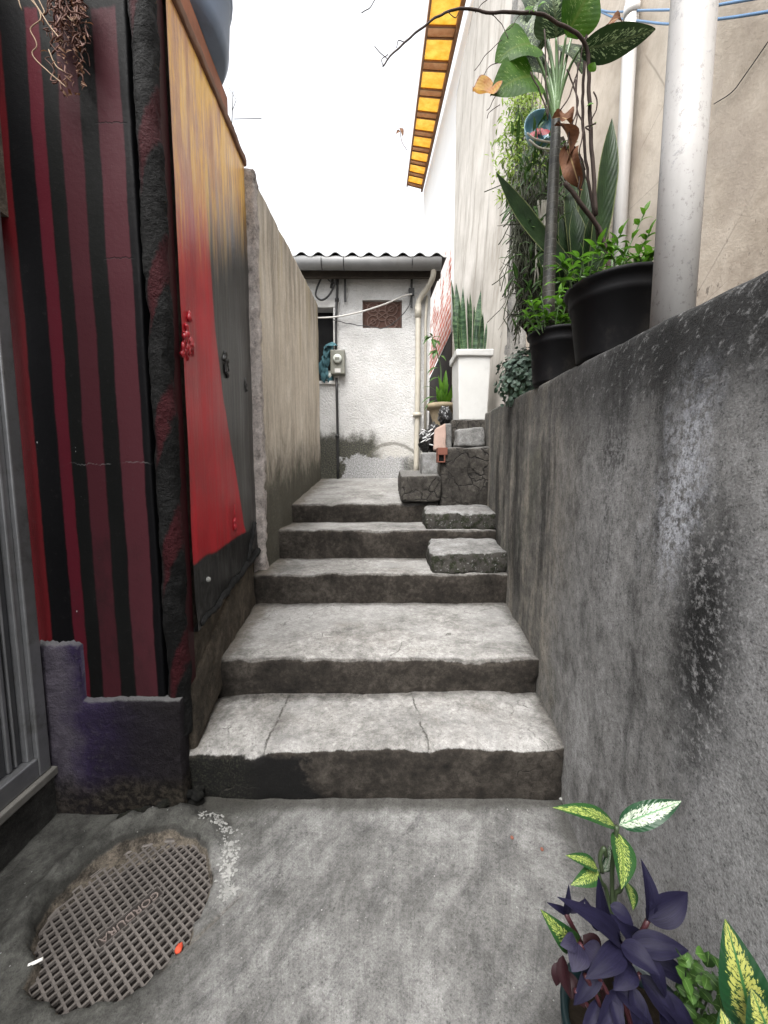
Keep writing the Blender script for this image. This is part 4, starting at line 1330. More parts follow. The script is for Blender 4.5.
def drips(px, py, n, sz, mat, seed):
    """blob of paint-covered mortar left on the panel around the photo's pixel"""
    rnd = random.Random(seed)
    x0, y0 = PN0.x, PN0.y
    m = (PN1.x - PN0.x) / (PN1.y - PN0.y)
    d = ray(px, py)
    t = (x0 - m * y0) / (d.x - m * d.y)
    c = V((0, 0, EYE)) + d * t
    b = MB()
    for i in range(n):
        o = c + dirp * rnd.gauss(0, sz * 0.35) + V((0, 0, max(-sz, min(sz, rnd.gauss(0, sz * 0.8))))) + outp * rnd.uniform(0.004, 0.012)
        L = rnd.uniform(0.03, 0.08)
        pts = [o + V((0, 0, L * (0.5 - k / 5))) + dirp * rnd.gauss(0, 0.006) for k in range(6)]
        r = rnd.uniform(0.005, 0.012)
        b.tube([p + noise.noise_vector(p * 60) * 0.006 for p in pts], [r * q * rnd.uniform(0.7, 1.3) for q in (0.35, 0.8, 1.0, 1.1, 1.25, 0.5)], 8)
    b.build('mortar_drip', mat, pw)


drips(184, 335, 12, 0.085, M['drip'], 1)
drips(233, 520, 7, 0.05, M['drip'], 2)
drips(224, 365, 8, 0.045, M['dripdark'], 3)
drips(244, 383, 6, 0.035, M['dripdark'], 4)
b = MB()
b.lathe(panel(0.12, 0.87, 0.012), [(0.001, -0.014), (0.010, -0.009), (0.013, 0), (0.009, 0.009), (0.001, 0.013)], 10)
b.build('mortar_drip', M['flake'], pw)
# coping in two lengths: timber near the tank, cement towards the plain wall
b = MB()
def cop(s0, s1, z0, h, o0, o1):
    return ([panel(s0, ptop(s0) + z0, o1), panel(s1, ptop(s1) + z0, o1), panel(s1, ptop(s1) + z0, o0), panel(s0, ptop(s0) + z0, o0)],
            [panel(s0, ptop(s0) + z0 + h, o1), panel(s1, ptop(s1) + z0 + h, o1), panel(s1, ptop(s1) + z0 + h, o0), panel(s0, ptop(s0) + z0 + h, o0)])
b.rough(*cop(0.0, 1.02, -0.01, 0.05, -0.2, 0.02), res=0.04, rnd=0.008, amp=0.006, freq=8, chip=0.01, seed=4)
b.build('coping', M['coping2'], pw)
b = MB()
b.quadbox(*cop(-0.05, 0.66, 0.042, 0.10, -0.16, 0.012))
b.quadbox(*cop(-0.05, 0.60, 0.145, 0.06, -0.14, -0.01))
bevel(b.build('coping_board', M['coping'], pw, smooth=False), 0.005)

# ------------------------------------------------------------------ plain plastered wall beyond it
aw0, aw1 = V((-0.885, 2.85, 0)), V((-0.90, 5.50, 0))
b = MB()
b.rough([V((aw0.x, aw0.y, -0.05)), V((aw1.x, aw1.y, -0.05)), V((aw1.x - 0.14, aw1.y, -0.05)), V((aw0.x - 0.13, aw0.y, -0.05))],
        [V((aw0.x, aw0.y, 3.36)), V((aw1.x, aw1.y, 3.65)), V((aw1.x - 0.14, aw1.y, 3.65)), V((aw0.x - 0.13, aw0.y, 3.36))], res=0.035, rnd=0.012, amp=0.007, freq=4, chip=0.012, seed=21)
aw = tag(b.build('plastered_wall', M['lwall'], loc=(aw0.x, aw0.y, 0)), 'plain beige rain streaked wall between the mural and the white house', 'wall')
b = MB()
b.rough([V((aw0.x - 0.135, 2.835, 0.3)), V((aw0.x + 0.006, 2.82, 0.3)), V((aw0.x + 0.004, 2.90, 0.3)), V((aw0.x - 0.135, 2.90, 0.3))],
        [V((aw0.x - 0.135, 2.835, 3.42)), V((aw0.x + 0.006, 2.82, 3.42)), V((aw0.x + 0.004, 2.90, 3.42)), V((aw0.x - 0.135, 2.90, 3.42))], res=0.016, rnd=0.018, amp=0.012, freq=14, chip=0.025, seed=31)
b.build('broken_end', M['wallend'], aw)

# ------------------------------------------------------------------ doorway on the far left
DX = -1.32
dw = thing('side_wall', 'dark rendered wall holding the grey metal door', 'wall', (DX, 0.4, 0))
b = MB()
b.rough([V((DX - 0.25, -1.5, -0.05)), V((DX + 0.012, -1.5, -0.05)), V((DX + 0.012, 1.44, -0.05)), V((DX - 0.25, 1.44, -0.05))], [V((DX - 0.25, -1.5, 0.17)), V((DX + 0.012, -1.5, 0.17)), V((DX + 0.012, 1.44, 0.17)), V((DX - 0.25, 1.44, 0.17))],
        res=0.025, rnd=0.014, amp=0.008, freq=7, chip=0.02, seed=41)
b.build('threshold', concrete('damp_threshold', g(0.012, (1, 0.95, 0.85)), g(0.04, (1, 0.96, 0.88)), g(0.10, (1, 0.97, 0.9)), 2.5, bump=1.0), dw)
b = MB()
b.box((DX - 0.25, -1.5, 2.25), (DX, 1.45, 3.15))
b.box((DX - 0.25, -1.5, 0.165), (DX, 0.35, 2.25))
b.build('wall_face', M['brown'], dw, smooth=False)
dr = thing('metal_door', 'grey ribbed metal door at the left edge beside the purple plinth', 'door', (DX, 0.9, 0.2))
b = MB()
b.box((DX - 0.05, 0.35, 0.205), (DX - 0.03, 1.40, 2.25))
b.build('door_panel', M['darkmetal'], dr, smooth=False)
for k in range(14):
    yk = 1.275 - k * 0.066
    b = MB()
    for (o, w) in ((0, 0.016), (0.028, 0.008)):
        b.box((DX - 0.03, yk + o, 0.285), (DX - 0.018, yk + o + w, 2.16))
    bevel(b.build('rib', M['metal'], dr, smooth=False), 0.004)
b = MB()
b.box((DX - 0.045, 1.36, 0.203), (DX + 0.012, 1.41, 2.25))
b.box((DX - 0.045, 0.35, 0.203), (DX + 0.010, 1.36, 0.280))
b.box((DX - 0.045, 0.35, 2.165), (DX + 0.010, 1.36, 2.25))
b.box((DX - 0.03, 1.335, 0.28), (DX - 0.004, 1.36, 2.165))
bevel(b.build('door_frame', M['metal'], dr, smooth=False), 0.005)
b = MB()
b.rough([V((DX - 0.06, 0.35, 0.168)), V((DX + 0.028, 0.35, 0.168)), V((DX + 0.028, 1.425, 0.168)), V((DX - 0.06, 1.425, 0.168))], [V((DX - 0.06, 0.35, 0.204)), V((DX + 0.028, 0.35, 0.200)), V((DX + 0.028, 1.425, 0.200)), V((DX - 0.06, 1.425, 0.204))], res=0.03, rnd=0.005, amp=0.002)
b.build('sill', simple('worn_door_sill', (0.12, 0.115, 0.105), 0.8, 0.5, 20, 0.6, 0.2, dirt=0.5), dr)

# ------------------------------------------------------------------ house at the top
HY = 5.6
hs_ = thing('white_house', 'small white stucco house closing the top of the alley', 'house', (-0.3, HY, 1.3))
wx0, wx1 = at(320, 345, HY).x, at(333.5, 345, HY).x
wz0, wz1 = at(326, 381, HY).z, at(326, 308, HY).z
vx0, vx1 = at(362.5, 313, HY).x, at(402, 313, HY).x
vz0, vz1 = at(382, 328, HY).z, at(382, 300, HY).z
hx0, hx1 = -2.2, at(429.5, 380, HY).x
htop = 4.27
# window opening continues to the left behind the plain wall
wx0 = wx0 - 0.45
b = MB()
xs_ = [hx0, wx0, wx1, vx0, vx1, hx1]
zs_ = [0.9, wz0, vz0, vz1, wz1, htop]
zs_ = sorted(zs_)
def hole(xa, xb, za, zb_):
    return (xa >= wx0 - 1e-6 and xb <= wx1 + 1e-6 and za >= wz0 - 1e-6 and zb_ <= wz1 + 1e-6) or (xa >= vx0 - 1e-6 and xb <= vx1 + 1e-6 and za >= vz0 - 1e-6 and zb_ <= vz1 + 1e-6)
for i in range(5):
    for k in range(5):
        if hole(xs_[i], xs_[i + 1], zs_[k], zs_[k + 1]):
            continue
        q = [b.add(p) for p in ((xs_[i], HY, zs_[k]), (xs_[i + 1], HY, zs_[k]), (xs_[i + 1], HY, zs_[k + 1]), (xs_[i], HY, zs_[k + 1]))]
        b.face(*q)
for (xa, xb, za, zb_) in ((wx0, wx1, wz0, wz1), (vx0, vx1, vz0, vz1)):      # reveals
    d_ = 0.16
    for p, q in (((xa, za), (xb, za)), ((xb, za), (xb, zb_)), ((xb, zb_), (xa, zb_)), ((xa, zb_), (xa, za))):
        b.face(b.add((p[0], HY, p[1])), b.add((p[0], HY + d_, p[1])), b.add((q[0], HY + d_, q[1])), b.add((q[0], HY, q[1])))
b.face(*[b.add(p) for p in ((hx1, HY, 0.9), (hx1, HY + 3.5, 0.9), (hx1, HY + 3.5, htop + 0.4), (hx1, HY, htop))])
b.face(*[b.add(p) for p in ((hx0, HY, 0.9), (hx0, HY, htop), (hx0, HY + 3.5, htop + 0.4), (hx0, HY + 3.5, 0.9))])
b.build('wall', M['stucco'], hs_, smooth=False)
win = MB()
win.box((wx0, HY + 0.16, wz0), (wx1, HY + 0.18, wz1))
win = win.build('window', M['black'], hs_, smooth=False)
b = MB()
b.rough([V((wx0, HY - 0.02, wz1 + 0.002)), V((wx1 + 0.07, HY - 0.02, wz1 + 0.002)), V((wx1 + 0.07, HY + 0.10, wz1 + 0.002)), V((wx0, HY + 0.10, wz1 + 0.002))], [V((wx0, HY - 0.02, wz1 + 0.10)), V((wx1 + 0.07, HY - 0.02, wz1 + 0.10)), V((wx1 + 0.07, HY + 0.1, wz1 + 0.10)), V((wx0, HY + 0.1, wz1 + 0.10))], res=0.03, rnd=0.01, amp=0.004)
b.rough([V((wx1 + 0.003, HY - 0.018, wz0)), V((wx1 + 0.065, HY - 0.018, wz0)), V((wx1 + 0.065, HY + 0.1, wz0)), V((wx1 + 0.003, HY + 0.1, wz0))], [V((wx1 + 0.003, HY - 0.018, wz1)), V((wx1 + 0.065, HY - 0.018, wz1)), V((wx1 + 0.065, HY + 0.1, wz1)), V((wx1 + 0.003, HY + 0.1, wz1))], res=0.03, rnd=0.01, amp=0.004)
b.rough([V((wx0, HY - 0.03, wz0 - 0.05)), V((wx1 + 0.07, HY - 0.03, wz0 - 0.05)), V((wx1 + 0.07, HY + 0.14, wz0 - 0.05)), V((wx0, HY + 0.14, wz0 - 0.05))], [V((wx0, HY - 0.03, wz0 - 0.003)), V((wx1 + 0.07, HY - 0.03, wz0 - 0.003)), V((wx1 + 0.07, HY + 0.14, wz0 - 0.003)), V((wx0, HY + 0.14, wz0 - 0.003))], res=0.03, rnd=0.008, amp=0.003)
b.build('window_surround', M['trim'], win)
b = MB()
b.box((vx0, HY + 0.06, vz0), (vx1, HY + 0.09, vz1))
vent = b.build('vent_block', M['terracotta'], hs_, smooth=False)
b = MB()
cw, ch = (vx1 - vx0), (vz1 - vz0)
def ringpts(cx, cz, r, n=24):
    return [V((cx + r * math.cos(2 * math.pi * k / n), HY + 0.055, cz + r * math.sin(2 * math.pi * k / n))) for k in range(n + 1)]
for i in range(2):
    for k in range(2):
        cx, cz = vx0 + cw * (0.27 + 0.46 * i), vz0 + ch * (0.27 + 0.46 * k)
        b.tube(ringpts(cx, cz, 0.085), 0.009, 6)
        b.tube(ringpts(cx, cz, 0.035, 12), 0.008, 6)
b.tube(ringpts((vx0 + vx1) / 2, (vz0 + vz1) / 2, 0.07), 0.009, 6)
for s_ in (-1, 1):
    pts = [V(((vx0 + vx1) / 2 + s_ * cw * (t - 0.5), HY + 0.055, vz0 + ch * t)) for t in (0.02, 0.5, 0.98)]
    b.tube(pts, 0.008, 6)
for x_ in (vx0 + 0.01, vx1 - 0.01):
    b.tube([V((x_, HY + 0.055, vz0)), V((x_, HY + 0.055, vz1))], 0.01, 6)
for z_ in (vz0 + 0.01, vz1 - 0.01):
    b.tube([V((vx0, HY + 0.055, z_)), V((vx1, HY + 0.055, z_))], 0.01, 6)
b.build('vent_tracery', M['claylight'], vent)
# corrugated roof, gutter, fascia
rx0, rx1 = at(272, 250, 5.2).x, at(447, 252, 5.2).x
rz = at(368, 256, 5.22).z
b = MB()
nw = 11
pit = (at(335, 250, 5.2).x - at(318, 250, 5.2).x)
npts = int((rx1 - rx0) / pit * 14)
front, backr = [], []
for layer, dz in ((0, 0.0), (1, -0.008)):
    fr, bk_ = [], []
    for i in range(npts + 1):
        x_ = rx0 + (rx1 - rx0) * i / npts
        ph = 2 * math.pi * (x_ - at(301, 250, 5.2).x) / pit
        zz_ = rz + 0.028 + 0.028 * math.cos(ph) + dz - 0.012 * (i / npts)
        fr.append(b.add((x_, 5.22, zz_)))
        bk_.append(b.add((x_, 9.1, zz_ + 0.55)))
    for i in range(npts):
        b.face(fr[i], fr[i + 1], bk_[i + 1], bk_[i])
    front.append(fr)
for i in range(npts):
    b.face(front[0][i], front[1][i], front[1][i + 1], front[0][i + 1])
roof = b.build('roof', M['fibre'], hs_)
b = MB()
b.box((rx0, 5.45, rz - 0.145), (rx1 - 0.04, 5.50, rz - 0.012))
b.box((rx0, 5.503, rz - 0.10), (rx1 - 0.04, HY + 0.05, rz - 0.075))
b.build('fascia', M['soffit'], hs_, smooth=False)
b = MB()
gx0, gx1 = at(274, 262, 5.3).x, at(441, 262, 5.3).x
gzc = at(365, 262.5, 5.3).z
b.tube([V((gx0, 5.3, gzc)), V(((gx0 + gx1) / 2, 5.3, gzc - 0.008)), V((gx1, 5.3, gzc - 0.012))], 0.083, 16)
gut = b.build('gutter', M['gutter'], hs_)
for px in (322, 344, 412):
    b = MB()
    p = at(px, 262, 5.3)
    b.tube([V((p.x, 5.3 + 0.088 * math.cos(a), gzc + 0.088 * math.sin(a))) for a in [math.pi * (k / 8) * 1.1 + math.pi * 0.95 for k in range(9)]], 0.006, 5)
    b.tube([V((p.x, 5.215, gzc)), V((p.x, 5.24, rz + 0.01))], 0.006, 5)
    b.build('gutter_bracket', M['cable'], gut)
b = MB()
dy_ = HY - 0.06
P = [V((at(433, 268, 5.3).x, 5.3, gzc - 0.02)), at(433, 276, 5.34), at(428, 287, 5.44), at(420.5, 298, 5.53), at(418, 306, dy_), at(418, 330, dy_), at(417.5, 400, dy_), at(416, 478, dy_)]
b.tube(spline(P, 6), 0.037, 12)
b.tube([at(418, 305, dy_), at(418, 318, dy_)], 0.045, 12)
b.tube([at(417, 413, dy_), at(417, 417, dy_)], 0.06, 12)
b.build('downpipe', M['cream'], hs_)
b = MB()
P = [at(427, 296, HY - 0.03), at(425.5, 320, HY - 0.03), at(425, 478, HY - 0.03)]
b.tube(P, 0.018, 8)
b.build('waste_pipe', M['cream'], hs_)
# ------------------------------------------------------------------ electricity meter, conduit, cables and cloth on the house front
mt = thing('electricity_meter', 'grey electricity meter box with round dial on the white house front', 'meter', at(338.5, 377, HY))
p0, p1 = at(331.5, 376, HY), at(345.5, 352, HY)
b = MB()
b.box((p0.x, HY - 0.11, p0.z), (p1.x, HY - 0.002, p1.z))
bevel(b.build('casing', M['meter'], mt, smooth=False), 0.012)
cx, cz = (p0.x + p1.x) / 2, p0.z + (p1.z - p0.z) * 0.62
b = MB()
b.tube([V((cx, HY - 0.108, cz)), V((cx, HY - 0.135, cz)), V((cx, HY - 0.145, cz))], [0.062, 0.060, 0.045], 20)
dial = b.build('dial', M['glassdial'], mt)
b = MB()
b.box((cx - 0.03, HY - 0.149, cz - 0.02), (cx + 0.03, HY - 0.146, cz + 0.012))
b.build('dial_plate', M['meter'], dial, smooth=False)
b = MB()
b.box((cx - 0.04, HY - 0.114, p0.z + 0.02), (cx + 0.04, HY - 0.111, p0.z + 0.075))
b.build('name_plate', M['trim'], mt, smooth=False)
b = MB()
cy_ = HY - 0.045
b.tube(spline([at(338, 479, cy_), at(337.5, 430, cy_), at(336.5, 378, cy_)], 4), 0.018, 8)
b.tube(spline([at(336, 352, cy_), at(336, 320, cy_), at(337.5, 285, cy_), at(338, 278, cy_), at(336, 273.5, cy_), at(333.5, 276, cy_), at(331, 288, cy_)], 6), 0.017, 8)
for py in (436, 300):
    b.tube([at(337.2 if py > 400 else 336.8, py - 1.5, cy_), at(337.2 if py > 400 else 336.8, py + 1.5, cy_)], 0.028, 8)
tag(b.build('conduit', M['cable'], loc=at(338, 479, cy_)), 'black conduit running down the white house front past the meter', 'conduit')
b = MB()
cy_ = HY - 0.09
b.tube(spline([at(323, 258, 5.3), at(322, 275, cy_), at(317, 288, cy_), at(316, 296, cy_), at(322, 300, cy_), at(330, 294, cy_), at(336, 280, cy_), at(333, 274, cy_)], 8), 0.013, 6)
b.tube(spline([at(325, 268, cy_), at(326.5, 277, cy_), at(332, 283, cy_), at(336, 282, cy_)], 6), 0.008, 6)
tag(b.build('cable_loop', M['cable'], loc=at(322, 300, cy_)), 'loop of black cable hanging under the roof edge above the window', 'cable')
b = MB()
for px, py0, py1 in ((345, 266, 303), (412, 266, 309)):
    q = at(px, py0, HY - 0.05)
    b = MB()
    b.box((q.x - 0.017, HY - 0.05, at(px, py1, HY).z), (q.x + 0.012, HY - 0.03, q.z))
    if px > 400:
        qq = at(412, 292, HY - 0.05)
        b.box((qq.x - 0.045, HY - 0.06, qq.z - 0.04), (qq.x + 0.03, HY - 0.028, qq.z + 0.05))
    tag(b.build('wall_bracket', M['cable'], smooth=False, loc=q), 'dark strap hanging below the gutter ' + ('left of the clay vent' if px < 400 else 'by the downpipe, with a cable box'), 'bracket')
b = MB()
cy_ = HY - 0.08
b.tube(spline([at(312, 318, HY - 0.12), at(335, 317, cy_), at(360, 312, cy_), at(385, 304, cy_), at(402, 296.5, cy_), at(412, 294, cy_)], 6), 0.011, 6)
tag(b.build('white_cable', M['cablewhite'], loc=at(360, 312, cy_)), 'white cable sagging from the window across the clay vent', 'cable')
b = MB()
b.tube(spline([at(333, 320, cy_), at(350, 324, cy_), at(372, 327, cy_), at(384, 328, cy_), at(396, 321, cy_), at(407, 309, cy_), at(412, 296, cy_)], 6, 0.01), 0.006, 5)
tag(b.build('thin_cable', M['cable'], loc=at(384, 328, cy_)), 'thin dark wire hanging in a curve below the clay vent', 'cable')
b = MB()
rnd = random.Random(4)
for i in range(16):
    t = i / 15
    px = 333 - 9 * math.sin(t * 2.6) - 1.5 * rnd.random()
    py = 349 + 30 * t
    c = at(px, py, HY - 0.03 + 0.05 * rnd.random())
    b.leaf(c + V((0, 0, 0.07)), c + V((rnd.uniform(-0.05, 0.05), rnd.uniform(-0.06, 0), -0.09)), 0.10, up=V((rnd.uniform(-0.6, 0.6), -1, 0.2)), bulge=0.15, fold=0.5, n=6, shape='strap', wave=0.1)
b.leaf(at(324, 349, HY - 0.05), at(338, 346, HY - 0.06), 0.09, up=V((0, -1, 1)), bulge=0.2, fold=0.4, n=6, shape='strap', wave=0.1)
tag(b.build('cloth', M['cloth'], loc=at(328, 378, HY)), 'turquoise cloth stuffed in the dark window beside the meter', 'cloth')
b = MB()
c = at(330, 378, HY + 0.04)
b.lathe(c + V((0, 0, -0.03)), [(0.001, 0), (0.05, 0.003), (0.062, 0.05), (0.05, 0.085), (0.028, 0.10), (0.028, 0.125), (0.001, 0.127)], 14)
tag(b.build('jug', M['glassdial'], loc=c), 'small pale jug standing on the window sill below the cloth', 'jug')

# ------------------------------------------------------------------ blocks, ledge and bits to the right of the steps
def block(name, label, cat, bot, top, mat, **k):
    b = MB()
    b.rough(bot, top, **k)
    return tag(b.build(name, mat, loc=bot[0]), label, cat)


def quad(x0, x1, y0, y1, z, dx=0.0):
    return [V((x0, y0, z)), V((x1, y0, z)), V((x1, y1, z)), V((x0 + dx, y1, z))]


block('mossy_block', 'lower mossy concrete block on the right end of the third step', 'block', quad(0.345, 0.90, 2.715, 3.20, 0.62), [V((0.32, 2.73, 0.785)), V((0.90, 2.72, 0.80)), V((0.93, 3.2, 0.825)), V((0.37, 3.2, 0.82))], M['block'], res=0.015, rnd=0.04, amp=0.012, freq=9, chip=0.05, seed=51)
block('mossy_block', 'upper mossy concrete block with a broken white edge under the dark masonry', 'block', quad(0.36, 0.97, 3.235, 3.70, 0.87), [V((0.34, 3.25, 1.025)), V((0.97, 3.24, 1.03)), V((1.0, 3.7, 1.065)), V((0.38, 3.7, 1.055))], M['block'], res=0.015, rnd=0.034, amp=0.012, freq=9, chip=0.05, seed=57)
block('masonry_block', 'tall dark brown masonry block between the ledge and the retaining wall', 'masonry', quad(0.545, 1.02, 3.72, 4.9, 0.9), [V((0.56, 3.73, 1.605)), V((1.04, 3.73, 1.61)), V((1.04, 4.9, 1.66)), V((0.56, 4.9, 1.65))], M['darkblock'], res=0.02, rnd=0.025, amp=0.014, freq=7, chip=0.03, seed=61)
block('low_ledge', 'low concrete ledge running from the landing back to the white house', 'ledge', quad(0.165, 0.54, 3.66, 5.35, 1.085), [V((0.16, 3.665, 1.335)), V((0.548, 3.665, 1.345)), V((0.548, 5.35, 1.40)), V((0.21, 5.35, 1.40))], M['darkblock'], res=0.02, rnd=0.022, amp=0.010, freq=8, chip=0.03, seed=67)
block('grey_stone', 'flat grey stone on the ledge below the rubbish bag', 'stone', quad(0.395, 0.575, 4.0, 4.25, 1.345), quad(0.40, 0.57, 4.01, 4.25, 1.575), M['greyblock'], res=0.02, rnd=0.014, amp=0.008, freq=9, chip=0.02, seed=71)
block('small_block', 'rough pale grey block supporting the tall white planter', 'block', quad(0.735, 1.01, 3.88, 4.12, 1.625), [V((0.745, 3.9, 1.80)), V((1.0, 3.9, 1.815)), V((1.0, 4.12, 1.83)), V((0.74, 4.12, 1.82))], M['greyblock'], res=0.018, rnd=0.02, amp=0.012, freq=10, chip=0.03, seed=73)
PY = 4.2
pl0, pl1 = at(457, 420, PY), at(491, 352, PY)
block('footing', 'dark weathered footing directly under the white planter', 'block', quad(pl0.x - 0.06, pl1.x, PY - 0.04, PY + 0.42, 1.66), quad(pl0.x - 0.05, pl1.x, PY - 0.03, PY + 0.42, pl0.z - 0.003), M['darkblock'], res=0.02, rnd=0.012, amp=0.008, freq=9, chip=0.02, seed=75)
# pink slab leaning at the edge
b = MB()
q0, q1 = at(432.5, 450, 4.1), at(443.5, 424, 4.18)
b.rough([V((q0.x, 4.06, q0.z)), V((q1.x + 0.01, 4.03, q0.z)), V((q1.x + 0.04, 4.30, q0.z)), V((q0.x + 0.03, 4.30, q0.z))], [V((q0.x + 0.02, 4.10, q1.z - 0.06)), V((q1.x + 0.01, 4.07, q1.z)), V((q1.x + 0.04, 4.34, q1.z)), V((q0.x + 0.05, 4.34, q1.z - 0.06))], res=0.02, rnd=0.012, amp=0.006, freq=9, chip=0.015, seed=77)
tag(b.build('pink_slab', M['pink'], loc=q0), 'pink plastered slab propped beside the black rubbish bag', 'slab')
b = MB()
q0 = at(444, 450, 4.14)
b.rough(quad(q0.x, q0.x + 0.075, 4.10, 4.35, 1.62), quad(q0.x + 0.002, q0.x + 0.075, 4.12, 4.35, at(444, 424, 4.14).z), res=0.02, rnd=0.01, amp=0.006, freq=9, chip=0.015, seed=78)
tag(b.build('upright_slab', M['greyblock'], loc=q0), 'narrow grey green slab standing right of the pink slab', 'slab')
hb = thing('hollow_brick', 'red hollow brick poking out beneath the pink slab', 'brick', at(441, 463, 3.71))
b = MB()
h0, h1 = at(437.5, 462.5, 3.70), at(445.5, 447.5, 3.70)
zmid = at(440, 455, 3.70).z
w_ = 0.018
b.box((h0.x, 3.695, h0.z), (h0.x + 0.012, 3.80, zmid))
b.box((h1.x - 0.012, 3.695, h0.z), (h1.x, 3.80, zmid))
b.box((h0.x + 0.0125, 3.697, h0.z), (h1.x - 0.0125, 3.80, h0.z + 0.01))
b.box((h0.x + 0.002, 3.698, zmid + 0.001), (h1.x + 0.02, 3.82, h1.z))
bevel(b.build('shell', M['redbrick'], hb, smooth=False), 0.003)
b = MB()
b.box((h0.x + 0.0125, 3.722, h0.z + 0.011), (h1.x - 0.0125, 3.80, zmid))
b.build('cavity', M['black'], hb, smooth=False)

# ------------------------------------------------------------------ tall white planter with snake plant
wp = thing('white_planter', 'tall square white planter with a moulded rim beside the wall end', 'planter', ((pl0.x + pl1.x) / 2, PY + 0.18, pl0.z))
b = MB()
ztop = at(470, 355, PY).z
b.rough(quad(pl0.x + 0.02, pl1.x - 0.02, PY, PY + 0.36, pl0.z), quad(pl0.x, pl1.x, PY, PY + 0.38, ztop), res=0.05, rnd=0.010, amp=0.003, freq=5, chip=0.006, seed=81)
b.build('body', M['whitepot'], wp)
b = MB()
b.rough(quad(pl0.x - 0.022, pl1.x + 0.022, PY - 0.022, PY + 0.40, ztop - 0.012), quad(pl0.x - 0.025, pl1.x + 0.025, PY - 0.025, PY + 0.40, at(470, 349.5, PY).z), res=0.04, rnd=0.010, amp=0.002, freq=5, chip=0.006, seed=82)
b.build('rim', M['whitepot'], wp)
sp = thing('snake_plant', 'snake plant with upright banded leaves in the white planter', 'plant', ((pl0.x + pl1.x) / 2, PY + 0.18, ztop + 0.02))
b = MB()
rnd = random.Random(11)
SN = [(458, 352, 451, 278, 8), (461, 352, 456, 283, 9), (466, 352, 463, 287, 9), (469, 352, 470, 292, 7), (463, 352, 459, 300, 8), (474, 352, 481, 290, 8), (477, 352, 480, 300, 8), (472, 352, 474, 305, 7), (481, 352, 483, 312, 6), (484, 352, 487, 322, 4), (456, 352, 454, 305, 7), (470, 352, 467, 296, 7), (478, 352, 476, 318, 6)]
for (x0, y0, x1, y1, w) in SN:
    Yd = PY + rnd.uniform(0.08, 0.3)
    b.leaf(at(x0, y0 + 3, Yd), at(x1, y1, Yd + rnd.uniform(-0.05, 0.05)), w * Yd / F * 0.72, up=V((rnd.uniform(-1.1, 1.1), -1, 0)), bulge=rnd.uniform(-0.03, 0.03), fold=0.35, n=14, shape='strap', tw=rnd.uniform(-0.9, 0.9))
b.build('leaves', M['leaf_snake'], sp)

# ------------------------------------------------------------------ corner by the downpipe: urn, plants, rubbish bag
ur = thing('stone_urn', 'weathered stone urn behind the rubbish bag near the downpipe', 'urn', at(441, 440, 5.0))
c = at(441, 440, 5.0)
zt = at(441, 404.5, 5.0).z - c.z
b = MB()
b.lathe(c, [(0.09, -0.25), (0.10, 0.0), (0.11, zt * 0.5), (0.15, zt * 0.80), (0.155, zt * 0.84), (0.185, zt * 0.86), (0.19, zt), (0.165, zt), (0.16, zt - 0.04), (0.001, zt - 0.05)], 28)
b.build('bowl', M['urn'], ur)
b = MB()
b.lathe(c, [(0.001, zt - 0.03), (0.16, zt - 0.03)], 20)
b.build('soil', M['soil'], ur)
block('rubble_pier', 'rough masonry pier that carries the stone urn', 'masonry', quad(c.x - 0.2, c.x + 0.25, 4.86, 5.3, 1.35), quad(c.x - 0.19, c.x + 0.24, 4.87, 5.3, c.z - 0.24), M['darkblock'], res=0.03, rnd=0.02, amp=0.01, freq=8, seed=83)


def leafy(name, label, base, leaves, leafm, stems=(), stemm=None, cat='plant', group=None):
    t = thing(name, label, cat, base, group)
    b = MB()
    for lf in leaves:
        b.leaf(*lf[:3], **lf[3])
    o = b.build('leaves', leafm, t)
    if stems:
        b = MB()
        for pts, r in stems:
            b.tube(spline(pts, 5), r, 6) if not isinstance(r, (list, tuple)) else b.tube(pts, r, 6)
        b.build('stem', stemm, t)
    return t


rnd = random.Random(21)
lv = []
for (x0, y0, x1, y1, w) in ((441, 403, 438, 375, 9), (443, 403, 446, 370, 10), (445, 403, 455, 378, 9), (440, 403, 436, 386, 8), (446, 403, 453, 392, 8), (442, 404, 441, 388, 9), (444, 404, 449, 384, 9), (443, 404, 436, 396, 7)):
    Yd = 5.0 + rnd.uniform(-0.1, 0.1)
    lv.append((at(x0, y0 + 2, Yd), at(x1, y1, Yd - 0.06), w * Yd / F * 0.7, dict(up=V((rnd.uniform(-1.0, 1.0), -1, 0.5)), bulge=0.1, fold=0.4, n=8)))
leafy('rosette_plant', 'bright green rosette plant growing in the stone urn', at(443, 404, 5.0), lv, M['leaf_bright'])
lv, stm = [], []
s0 = [at(440, 402, 5.08), at(441, 372, 5.08), at(437, 352, 5.05), at(432, 337, 5.02)]
stm.append((s0, 0.008))
for (x0, y0, x1, y1, w) in ((432, 337, 423, 345, 4), (432, 337, 427, 333, 4), (433, 338, 441, 338, 4), (433, 339, 434, 349, 6), (431, 337, 424, 339, 4), (437, 352, 428, 356, 4), (438, 356, 446, 361, 4), (439, 368, 427, 374, 4), (434, 341, 440, 346, 5), (436, 350, 433, 360, 5), (440, 378, 428, 383, 3), (436, 391, 421, 388, 2.5), (436, 397, 421, 404, 3), (436, 400, 424, 411, 3)):
    lv.append((at(x0, y0, 5.03), at(x1, y1, 4.95), w * 5.0 / F, dict(up=V((0.1, -0.5, 1)), bulge=0.15, fold=0.3, n=6)))
leafy('spindly_plant', 'thin drooping plant beside the downpipe and the dark gap', at(440, 402, 5.08), lv, M['leaf_green'], stm, M['stalk'])
rb = thing('rubbish_bag', 'black plastic rubbish bag with white print on the ledge', 'bag', at(428, 452, 4.35))


